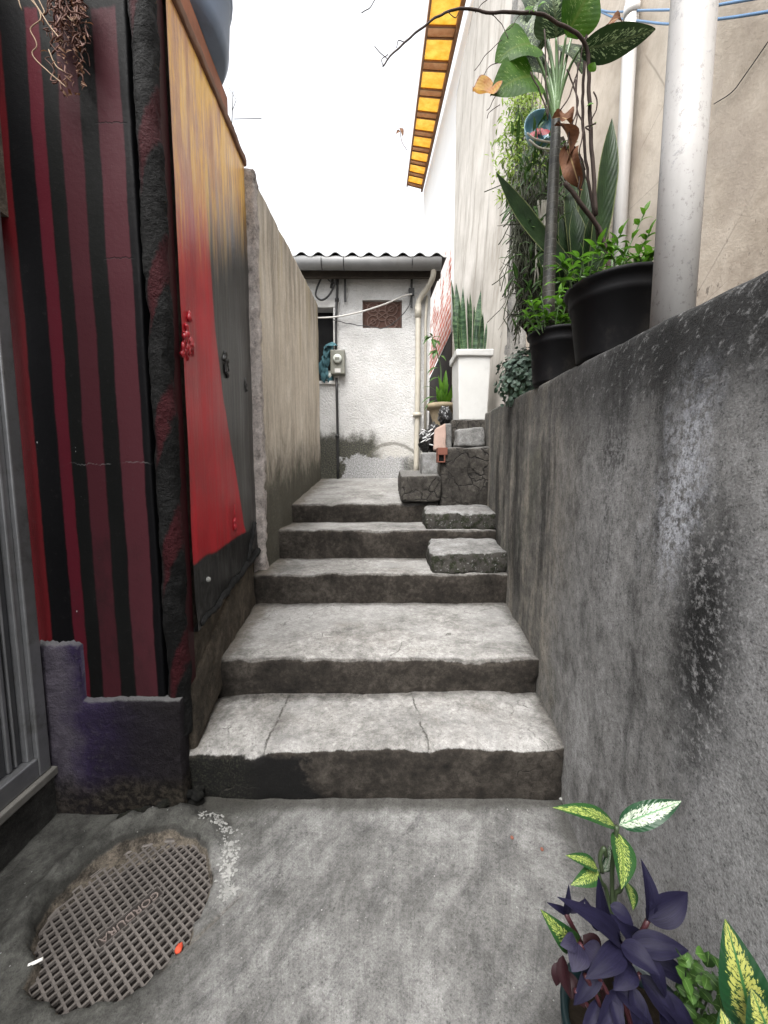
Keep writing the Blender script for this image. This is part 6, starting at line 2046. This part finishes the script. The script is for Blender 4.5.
for i in range(420):
    px, py = 538 + rnd.gauss(0, 15), rnd.uniform(120, 325)
    Yd = rnd.uniform(2.2, 2.75)
    A = at(px, py, Yd)
    d = V((rnd.uniform(-1, 1), rnd.uniform(-1, 0), rnd.uniform(-0.7, 0.9))).normalized()
    b.leaf(A, A + d * rnd.uniform(0.06, 0.13), rnd.uniform(0.014, 0.026), up=V((rnd.uniform(-0.6, 0.6), -0.7, 1)), bulge=0.15, n=5)
b.build('foliage', M['leaf_green'], thing('broadleaf_climber', 'mid green leafy climber tangled around the blue bowl', 'plant', at(530, 185, 2.4)))

# round silvery bush at the wall end
iv = thing('round_bush', 'rounded bush of small silvery leaves at the end of the retaining wall', 'bush', at(518, 400, 2.75))
rnd = random.Random(37)
b = MB()
bc_ = at(521, 379, 2.75)
for i in range(560):
    d = V((rnd.gauss(0, 1), rnd.gauss(0, 1), rnd.gauss(0, 1))).normalized()
    if d.y > 0.5:
        d.y *= -1
    r = rnd.uniform(0.75, 1.05) * (1 + 0.16 * noise.noise(d * 2.5))
    A = bc_ + V((d.x * 0.155, d.y * 0.15, d.z * 0.205)) * r
    t = d.cross(V((rnd.uniform(-1, 1), rnd.uniform(-1, 1), rnd.uniform(-1, 1)))).normalized()
    t = (t + V((0, 0, -0.6)) + d * 0.25).normalized()
    L = rnd.uniform(0.026, 0.044)
    b.leaf(A, A + t * L, L * 0.95, up=d + V((0, 0, 0.5)), bulge=0.12, fold=0.2, n=4, shape='oval')
b.build('leaves', M['leaf_silver'], iv)
b = MB()
blobby(b, bc_, (0.115, 0.11, 0.15), 3, 12, 0.2)
b.build('inner_twigs', M['stem_dk'], iv)

# ------------------------------------------------------------------ bottom right: potted purple plant, splashed dumb cane, broad streaked leaf
PC = V((0.455, 0.60, gh(0.455, 0.6)))
tp = thing('plant_pot', 'dark teal pot at the bottom right holding the purple plant', 'pot', PC)
b = MB()
b.lathe(PC, [(0.001, 0.0), (0.085, 0.0), (0.095, 0.02), (0.112, 0.30), (0.122, 0.305), (0.125, 0.345), (0.113, 0.345), (0.108, 0.31)], 40)
b.build('shell', M['tealpot'], tp)
b = MB()
b.lathe(PC, [(0.001, 0.322), (0.06, 0.318), (0.11, 0.312)], 24)
b.build('soil', M['soil'], tp)
pp_ = thing('purple_plant', 'purple heart plant with pointed dusky leaves beside the grey wall', 'plant', PC + V((0, 0, 0.32)))
b = MB()
PL = [  # base, tip, width px, depths, up
    ((621, 944), (563, 898), 24, 0.60, 0.57, (-0.3, -0.5, 1)), ((622, 944), (597, 880), 24, 0.61, 0.62, (-0.9, -0.6, 0.3)), ((648, 922), (643, 860), 22, 0.63, 0.66, (0.2, -1, 0.2)), ((646, 918), (689, 893), 32, 0.63, 0.64, (0.2, -0.7, 0.8)),
    ((630, 944), (689, 950), 27, 0.60, 0.58, (0.1, -0.6, 1)), ((621, 945), (660, 975), 26, 0.58, 0.54, (0.2, -0.7, 1)), ((623, 948), (587, 978), 27, 0.58, 0.54, (-0.3, -0.7, 1)), ((627, 958), (615, 990), 30, 0.58, 0.54, (-0.1, -0.8, 0.7)),
    ((612, 982), (655, 1026), 24, 0.57, 0.53, (0.3, -0.7, 0.8)), ((640, 975), (680, 1030), 26, 0.58, 0.54, (0.3, -0.8, 0.6)), ((650, 960), (695, 985), 22, 0.60, 0.58, (0.3, -0.6, 0.9)), ((632, 985), (640, 1040), 24, 0.56, 0.53, (0, -0.9, 0.5)),
    ((610, 905), (634, 925), 18, 0.62, 0.60, (0.4, -0.8, 0.7)), ((604, 930), (585, 900), 16, 0.62, 0.62, (-0.5, -0.8, 0.5)), ((655, 990), (700, 1040), 24, 0.57, 0.54, (0.4, -0.7, 0.6)), ((612, 1000), (622, 1040), 16, 0.55, 0.52, (0, -0.9, 0.4)),
    ((600, 960), (574, 1006), 22, 0.575, 0.545, (-0.5, -0.8, 0.5)), ((618, 990), (596, 1036), 24, 0.56, 0.53, (-0.4, -0.9, 0.4)), ((640, 950), (668, 1000), 22, 0.585, 0.555, (0.4, -0.8, 0.5)), ((660, 1000), (668, 1050), 26, 0.57, 0.54, (0.2, -0.9, 0.4)), ((600, 1000), (580, 1045), 20, 0.56, 0.53, (-0.5, -0.8, 0.3)), ((636, 935), (612, 916), 20, 0.62, 0.6, (-0.4, -0.8, 0.7)),
    ((566, 914), (569, 886), 9, 0.60, 0.60, (-0.3, -0.9, 0.3)), ((566, 912), (548, 903), 8, 0.60, 0.59, (-0.2, -0.7, 0.8)), ((568, 912), (586, 899), 8, 0.60, 0.61, (0.2, -0.8, 0.6)),
]
for (A, T, w, Y0, Y1_, up) in PL:
    b.leaf(at(A[0], A[1], Y0), at(T[0], T[1], Y1_), w * Y0 / F * 0.92, up=V(up), bulge=0.10, fold=0.55, n=14, droop=0.06, wave=0.012)
b.build('leaves', M['leaf_purple'], pp_)
b = MB()
for (A, T, w, Y0, Y1_, up) in (((580, 945), (572, 972), 22, 0.58, 0.55, (-0.4, -0.8, 0.6)), ((584, 945), (604, 968), 22, 0.59, 0.56, (0.3, -0.8, 0.7)), ((576, 940), (560, 945), 14, 0.58, 0.57, (-0.3, -0.7, 0.7))):
    b.leaf(at(A[0], A[1], Y0), at(T[0], T[1], Y1_), w * Y0 / F * 1.2, up=V(up), bulge=0.12, fold=0.3, n=10)
b.build('young_leaves', M['leaf_mauve'], pp_)
b = MB()
for (A, T, w, Y0, Y1_, up) in (((563, 955), (572, 1000), 14, 0.58, 0.55, (-0.8, -0.6, 0.2)), ((583, 935), (600, 955), 20, 0.61, 0.6, (0, -0.8, 0.6)), ((558, 962), (556, 986), 10, 0.58, 0.57, (-0.6, -0.8, 0.2)), ((565, 970), (585, 1008), 14, 0.58, 0.55, (0, -0.8, 0.2))):
    b.leaf(at(A[0], A[1], Y0), at(T[0], T[1], Y1_), w * Y0 / F * 1.2, up=V(up), bulge=0.12, fold=0.4, n=10)
b.build('maroon_leaves', M['leaf_maroon'], pp_)
b = MB()
sb = PC + V((-0.02, 0, 0.32))
for P in ([(585, 975), (598, 1000), (612, 1040)], [(575, 990), (590, 1010), (600, 1045)], [(592, 968), (606, 990), (622, 1035)]):
    b.tube(spline([at(x, y, 0.555) for x, y in P], 5), 0.0035, 6)
for T, Y0 in (((622, 944), 0.60), ((648, 920), 0.63), ((627, 958), 0.58), ((566, 914), 0.60), ((580, 945), 0.58), ((600, 985), 0.56), ((640, 975), 0.58)):
    e = at(T[0], T[1], Y0)
    b.tube(spline([sb + V((random.uniform(-0.04, 0.04), 0, 0)), sb.lerp(e, 0.5) + V((0, 0.02, 0.01)), e], 5), 0.0045, 6)
b.build('stem', M['stem_red'], pp_)

dc = thing('dumb_cane', 'small dumb cane with cream splashed leaves above the purple plant', 'plant', PC + V((-0.02, 0.06, 0.32)))
DY = 0.70
for (A, T, w, Y0, Y1_, up, mk) in (((615, 826), (555, 806), 17, DY, DY - 0.02, (-0.1, -0.45, 1), 'leaf_dieff'), ((619, 825), (682, 801), 22, DY, DY - 0.01, (0.1, -0.7, 0.9), 'leaf_dieffw'), ((617, 832), (623, 889), 26, DY, DY - 0.07, (0.05, -1, 0.35), 'leaf_dieff'),
                                   ((597, 868), (567, 855), 13, DY - 0.02, DY - 0.03, (-0.1, -0.5, 1), 'leaf_dieff'), ((598, 871), (572, 885), 16, DY - 0.02, DY - 0.05, (-0.2, -0.8, 0.8), 'leaf_dieff'), ((602, 872), (610, 846), 15, DY, DY + 0.01, (0.2, -0.9, 0.2), 'leaf_dieffw'),
                                   ((624, 880), (634, 910), 19, DY - 0.01, DY - 0.05, (0.3, -1, 0.2), 'leaf_dieff'), ((576, 945), (543, 913), 22, 0.615, 0.59, (-0.3, -0.8, 0.7), 'leaf_dieff'), ((607, 925), (598, 912), 13, 0.64, 0.63, (0, -0.8, 0.6), 'leaf_dieff'), ((580, 950), (577, 962), 14, 0.60, 0.58, (0, -0.8, 0.6), 'leaf_dieff')):
    b = MB()
    b.leaf(at(A[0], A[1], Y0), at(T[0], T[1], Y1_), w * Y0 / F * 1.15, up=V(up), bulge=0.10, fold=0.25, n=14, droop=0.05)
    b.build('leaf', M[mk], dc)
b = MB()
s0 = PC + V((0.0, 0.05, 0.32))
for P in ([(617, 826), (614, 850), (612, 890)], [(597, 869), (601, 882), (608, 900)], [(624, 880), (620, 890), (614, 905)], [(576, 945), (583, 965), (592, 985)], [(602, 872), (600, 858), (604, 848), (606, 856)]):
    pts = [at(x, y, DY - 0.01 if y < 940 else 0.61) for x, y in P]
    if len(P) == 3:
        pts.append(s0)
    b.tube(spline(pts, 6), 0.0042, 7)
b.build('stem', M['stem_dk'], dc)

bl = thing('broad_leaf_plant', 'broad yellow streaked green leaves at the bottom right corner', 'plant', V((0.58, 0.50, 0.0)))
for (A, T, w, Y0, Y1_, up) in (((752, 1034), (727, 922), 44, 0.49, 0.53, (-0.35, -1, 0.35)), ((775, 1050), (752, 990), 36, 0.46, 0.48, (-0.5, -1, 0.5)), ((735, 1075), (722, 1010), 36, 0.47, 0.5, (-0.1, -1, 0.5))):
    b = MB()
    b.leaf(at(A[0], A[1], Y0), at(T[0], T[1], Y1_), w * Y0 / F * 1.3, up=V(up), bulge=0.08, fold=0.22, n=18, droop=0.04)
    b.build('leaf', M['leaf_big'], bl)
b = MB()
for A, Y0 in (((752, 1034), 0.49), ((775, 1050), 0.46), ((735, 1075), 0.47)):
    e = at(A[0], A[1], Y0)
    b.tube(spline([V((0.58, 0.5, 0.0)), V((0.575, 0.49, 0.25)), e], 6), 0.006, 7)
b.build('stem', M['stem_dk'], bl)
b = MB()
rnd = random.Random(43)
for i in range(110):
    px, py = rnd.uniform(674, 722), rnd.uniform(950, 1035)
    Yd = 0.60 + rnd.uniform(-0.05, 0.05)
    A = at(px, py, Yd)
    d = V((rnd.uniform(-1, 1), rnd.uniform(-1, 0.2), rnd.uniform(-0.5, 0.6))).normalized()
    L = rnd.uniform(0.014, 0.026)
    b.leaf(A, A + d * L, L * 0.8, up=V((rnd.uniform(-0.5, 0.5), -0.6, 1)), bulge=0.1, fold=0.2, n=5, shape='oval')
sl_ = thing('small_leaf_plant', 'low plant of small round green leaves between purple plant and wall', 'plant', V((0.52, 0.62, 0.0)))
b.build('leaves', M['leaf_green'], sl_)
b = MB()
for i in range(9):
    e = at(rnd.uniform(680, 716), rnd.uniform(960, 1020), 0.60)
    b.tube(spline([V((0.53 + rnd.uniform(-0.03, 0.03), 0.63, 0.0)), V((e.x, 0.64, 0.25)), e], 5), 0.002, 5)
b.build('stem', M['stem_dk'], sl_)

# ------------------------------------------------------------------ dry root tangle at the top left
rt = thing('dry_root_tangle', 'dry reddish root tangle hanging over the top of the striped wall', 'vine', at(70, 0, 1.40))
b = MB()
rnd = random.Random(51)
for i in range(190):
    t = rnd.random()
    x0 = 52 + 34 * rnd.random() - 14 * (1 - t) * rnd.random()
    y0 = -20 + 105 * t * rnd.random()
    Yd = 1.405 + rnd.uniform(-0.03, 0.03)
    P = [at(x0, y0, Yd)]
    for k in range(3):
        x0 += rnd.uniform(-6, 8)
        y0 += rnd.uniform(-2, 10)
        P.append(at(min(x0, 90), min(y0, 112 - abs(x0 - 76) * 0.9), Yd + rnd.uniform(-0.02, 0.015)))
    b.tube(spline(P, 3, 0.004), rnd.uniform(0.0012, 0.0028), 4)
b.build('roots', M['root'], rt)
b = MB()
for P in ([(28, -4), (38, 8), (40, 20), (31, 30), (36, 44), (32, 52), (36, 60), (48, 72), (58, 80), (66, 87)], [(30, -6), (42, 14), (52, 30), (62, 42)], [(18, -4), (22, 10)], [(48, 48), (56, 66), (64, 72)], [(38, -2), (44, 10), (41, 14)], [(60, 4), (66, 14), (72, 22)]):
    b.tube(spline([at(x, y, 1.385) for x, y in P], 5, 0.004), 0.0018, 5)
b.build('pale_twigs', M['twigpale'], rt)
b = MB()
for i in range(70):
    px, py = rnd.gauss(72, 9), rnd.uniform(5, 98)
    A = at(px, py, 1.39 + rnd.uniform(-0.03, 0.02))
    d = V((rnd.uniform(-1, 1), rnd.uniform(-1, 0.3), rnd.uniform(-1, 0.5))).normalized()
    b.leaf(A, A + d * rnd.uniform(0.012, 0.025), 0.010, up=V((rnd.uniform(-1, 1), -1, 0.4)), fold=0.5, n=4)
b.build('dead_leaves', M['leaf_dry'], rt)

# ------------------------------------------------------------------ iron grate in the ground
gr = thing('drain_grate', 'rusty round iron drain cover lettered GORDURA set in the ground', 'drain cover', (MH_C.x, MH_C.y, -0.03))
GU = V((-0.565, -0.825, 0))           # reading direction of the lettering
GV = V((0.825, -0.565, 0))            # the tops of the letters
ZG = -0.034
b = MB()
b.lathe((MH_C.x, MH_C.y, ZG), [(0.001, -0.0065), (MH_R - 0.02, -0.0065), (MH_R + 0.03, -0.0065)], 64)
b.build('recess_plate', M['ironpit'], gr)
b = MB()
R0 = MH_R - 0.006
def gp(u, v, z):
    return V((MH_C.x, MH_C.y, ZG + z)) + GU * u + GV * v
TU, TV = 0.0904, 0.0195                # half length and half height of the lettering plate
sp_ = 0.0226
def bar(p, q, along, hw=0.0046):
    n_ = GV if along else GU
    d_ = GU if along else GV
    a, c = p - n_ * hw, p + n_ * hw
    e, f = q - n_ * hw, q + n_ * hw
    top_ = V((0, 0, 0.026 if along else 0.0252))
    sl__ = n_ * hw * 0.35
    b.quadbox([a, e, f, c] if along else [c, f, e, a], [a + sl__ + top_, e + sl__ + top_, f - sl__ + top_, c - sl__ + top_] if along else [c - sl__ + top_, f - sl__ + top_, e + sl__ + top_, a + sl__ + top_])
for i in range(-11, 12):
    o = (i + 0.5) * sp_
    if abs(o) >= R0 - 0.01:
        continue
    h = math.sqrt(R0 * R0 - o * o)
    segs = [(-h, h)]
    if abs(o) < TV + 0.004:
        segs = [(-h, -TU), (TU, h)]
    for s0, s1 in segs:
        bar(gp(s0, o, -0.024), gp(s1, o, -0.024), True)
    segs = [(-h, h)]
    if abs(o) < TU + 0.002:
        segs = [(-h, -TV), (TV, h)]
    for s0, s1 in segs:
        bar(gp(o, s0, -0.024), gp(o, s1, -0.024), False)
pl_ = MB()
pl_.quadbox([gp(-TU, -TV, -0.024), gp(TU, -TV, -0.024), gp(TU, TV, -0.024), gp(-TU, TV, -0.024)], [gp(-TU, -TV, -0.004), gp(TU, -TV, -0.004), gp(TU, TV, -0.004), gp(-TU, TV, -0.004)])
pl_.build('lettering_plate', simple('dark_plate_iron', (0.02, 0.016, 0.014), 0.7, 0.5, 30, 0.4, 0.3), gr, smooth=False)
for s in (-1, 1):
    b.quadbox([gp(-TU, s * TV - 0.002, -0.024), gp(TU, s * TV - 0.002, -0.024), gp(TU, s * TV + 0.002, -0.024), gp(-TU, s * TV + 0.002, -0.024)], [gp(-TU, s * TV - 0.0015, 0.0032), gp(TU, s * TV - 0.0015, 0.0032), gp(TU, s * TV + 0.0015, 0.0032), gp(-TU, s * TV + 0.0015, 0.0032)])
    b.quadbox([gp(s * TU - 0.002, -TV, -0.024), gp(s * TU + 0.002, -TV, -0.024), gp(s * TU + 0.002, TV, -0.024), gp(s * TU - 0.002, TV, -0.024)], [gp(s * TU - 0.0015, -TV, 0.0028), gp(s * TU + 0.0015, -TV, 0.0028), gp(s * TU + 0.0015, TV, 0.0028), gp(s * TU - 0.0015, TV, 0.0028)])
b.build('lattice', M['iron'], gr, smooth=False)
b = MB()
b.lathe((MH_C.x, MH_C.y, ZG), [(R0 - 0.006, -0.016), (R0 - 0.004, 0.003), (R0 + 0.010, 0.003), (R0 + 0.013, -0.016)], 72)
b.build('rim', M['iron'], gr)
cu = bpy.data.curves.new('lettering', 'FONT')
cu.body = 'GORDURA'
cu.size = 0.0345
cu.align_x = 'CENTER'
cu.align_y = 'CENTER'
cu.extrude = 0.0022
cu.space_character = 0.98
tmp = bpy.data.objects.new('lettering_curve', cu)
me = bpy.data.meshes.new_from_object(tmp)
bpy.data.objects.remove(tmp)
lt = bpy.data.objects.new('lettering', me)
scene.collection.objects.link(lt)
lt.parent = gr
lt.matrix_local = Matrix.Translation(gp(0, -0.001, -0.0015) - wloc(gr)) @ Matrix((GU, GV, GU.cross(GV))).transposed().to_4x4()
me.materials.clear()
me.materials.append(simple('worn_lettering_iron', (0.2, 0.165, 0.15), 0.5, 0.4, 30, 0.4, 0.4, 0.3))

# ------------------------------------------------------------------ small things lying about
cg = thing('cigarette_end', 'white cigarette end lying at the left edge of the drain grate', 'cigarette', gz(36, 962))
p0, p1 = gz(28, 965), gz(43, 958)
p0.z = p1.z = -0.002
b = MB()
b.tube([p0.lerp(p1, 0.3), p1], 0.0042, 8)
b.build('paper', M['paper'], cg)
b = MB()
b.tube([p0, p0.lerp(p1, 0.3)], 0.0043, 8)
b.build('tip', M['paper'], cg)
b = MB()
c = gz(179, 947)
blobby(b, V((c.x, c.y, -0.004)), (0.010, 0.013, 0.008), 5, 8, 0.5)
tag(b.build('tile_chip', M['debris'], loc=c), 'orange red chip of tile lying on the drain grate rim', 'chip')
for (px, py, lb) in ((512, 838, 'small brown pebble on the concrete below the first step'), (542, 850, 'tiny rust brown pebble nearest the splashed leaves')):
    b = MB()
    c = gz(px, py)
    blobby(b, V((c.x, c.y, gh(c.x, c.y) + 0.003)), (0.006, 0.007, 0.004), px, 8, 0.4)
    tag(b.build('pebble', M['redbrick'], loc=c), lb, 'pebble')
b = MB()
c = gz(559, 797, 0.0)
for k in range(6):
    blobby(b, V((c.x + random.uniform(-0.02, 0.015), c.y + random.uniform(-0.02, 0.01), gh(c.x, c.y) + 0.005)), (0.006, 0.006, 0.005), k, 6, 0.5)
tag(b.build('crumbs', M['flake'], loc=c), 'pale crumbs of mortar gathered where the first step meets the wall', 'crumbs', kind='stuff')
# flaked white paint beside the grate
b = MB()
rnd = random.Random(61)
path = [(205, 818), (218, 825), (228, 838), (232, 855), (226, 870), (232, 885), (224, 897)]
for i in range(380):
    t = rnd.random() * (len(path) - 1.001)
    k = int(t)
    px = path[k][0] + (path[k + 1][0] - path[k][0]) * (t - k) + rnd.gauss(0, 5.5 if k < 4 else 4)
    py = path[k][1] + (path[k + 1][1] - path[k][1]) * (t - k) + rnd.gauss(0, 3.2)
    c = gz(px, py)
    if noise.noise(V((c.x * 28, c.y * 28, 2))) < -0.22:
        continue
    r = rnd.uniform(0.0015, 0.0075)
    n = 7
    a0 = rnd.random() * 6
    pts = []
    for j in range(n):
        a = a0 + 2 * math.pi * j / n
        rr = r * rnd.uniform(0.55, 1.2)
        x_, y_ = c.x + rr * math.cos(a), c.y + rr * math.sin(a)
        pts.append((x_, y_))
    zc = gh(c.x, c.y)
    ci = b.add((c.x, c.y, zc + 0.0045))
    ri = [b.add((x_, y_, gh(x_, y_) + 0.0008)) for x_, y_ in pts]
    for j in range(n):
        b.face(ci, ri[j], ri[(j + 1) % n])
tag(b.build('paint_flakes', M['flake'], loc=gz(226, 850)), 'crust of flaked white paint along the right of the drain grate', 'paint', kind='stuff')
# grit on the ground and treads
b = MB()
rnd = random.Random(71)
for i in range(260):
    x_, y_ = rnd.uniform(-1.25, 0.7), rnd.uniform(0.6, 1.45)
    if math.hypot(x_ - MH_C.x, y_ - MH_C.y) < MH_R + 0.02:
        continue
    r = rnd.uniform(0.0012, 0.0035)
    c = V((x_, y_, gh(x_, y_) + r * 0.4))
    i0 = [b.add(c + V(d) * r * rnd.uniform(0.6, 1.3)) for d in ((1, 0, 0), (0, 1, 0), (-1, 0, 0), (0, -1, 0), (0, 0, 1))]
    for j in range(4):
        b.face(i0[j], i0[(j + 1) % 4], i0[4])
for i in range(330):
    k = rnd.choice((0, 0, 1, 1, 2, 3))
    y0_, z_, y1_ = ((1.474, 0.233, 1.87), (1.87, 0.421, 2.7), (2.7, 0.641, 3.2), (3.21, 0.888, 3.7))[k]
    t = rnd.random() ** 0.6
    y_ = y0_ + 0.03 + (y1_ - y0_ - 0.04) * t
    x_ = rnd.uniform(-0.84, 0.72)
    r = rnd.uniform(0.0012, 0.004)
    c = V((x_, y_, z_ + 0.0015 + (0.012 if k == 0 else 0.004) * (x_ / 0.8)))
    i0 = [b.add(c + V(d) * r * rnd.uniform(0.6, 1.3)) for d in ((1, 0, 0), (0, 1, 0), (-1, 0, 0), (0, -1, 0), (0, 0, 1))]
    for j in range(4):
        b.face(i0[j], i0[(j + 1) % 4], i0[4])
tag(b.build('grit', M['greyblock']), 'loose grey grit scattered over the concrete', 'grit', kind='stuff')
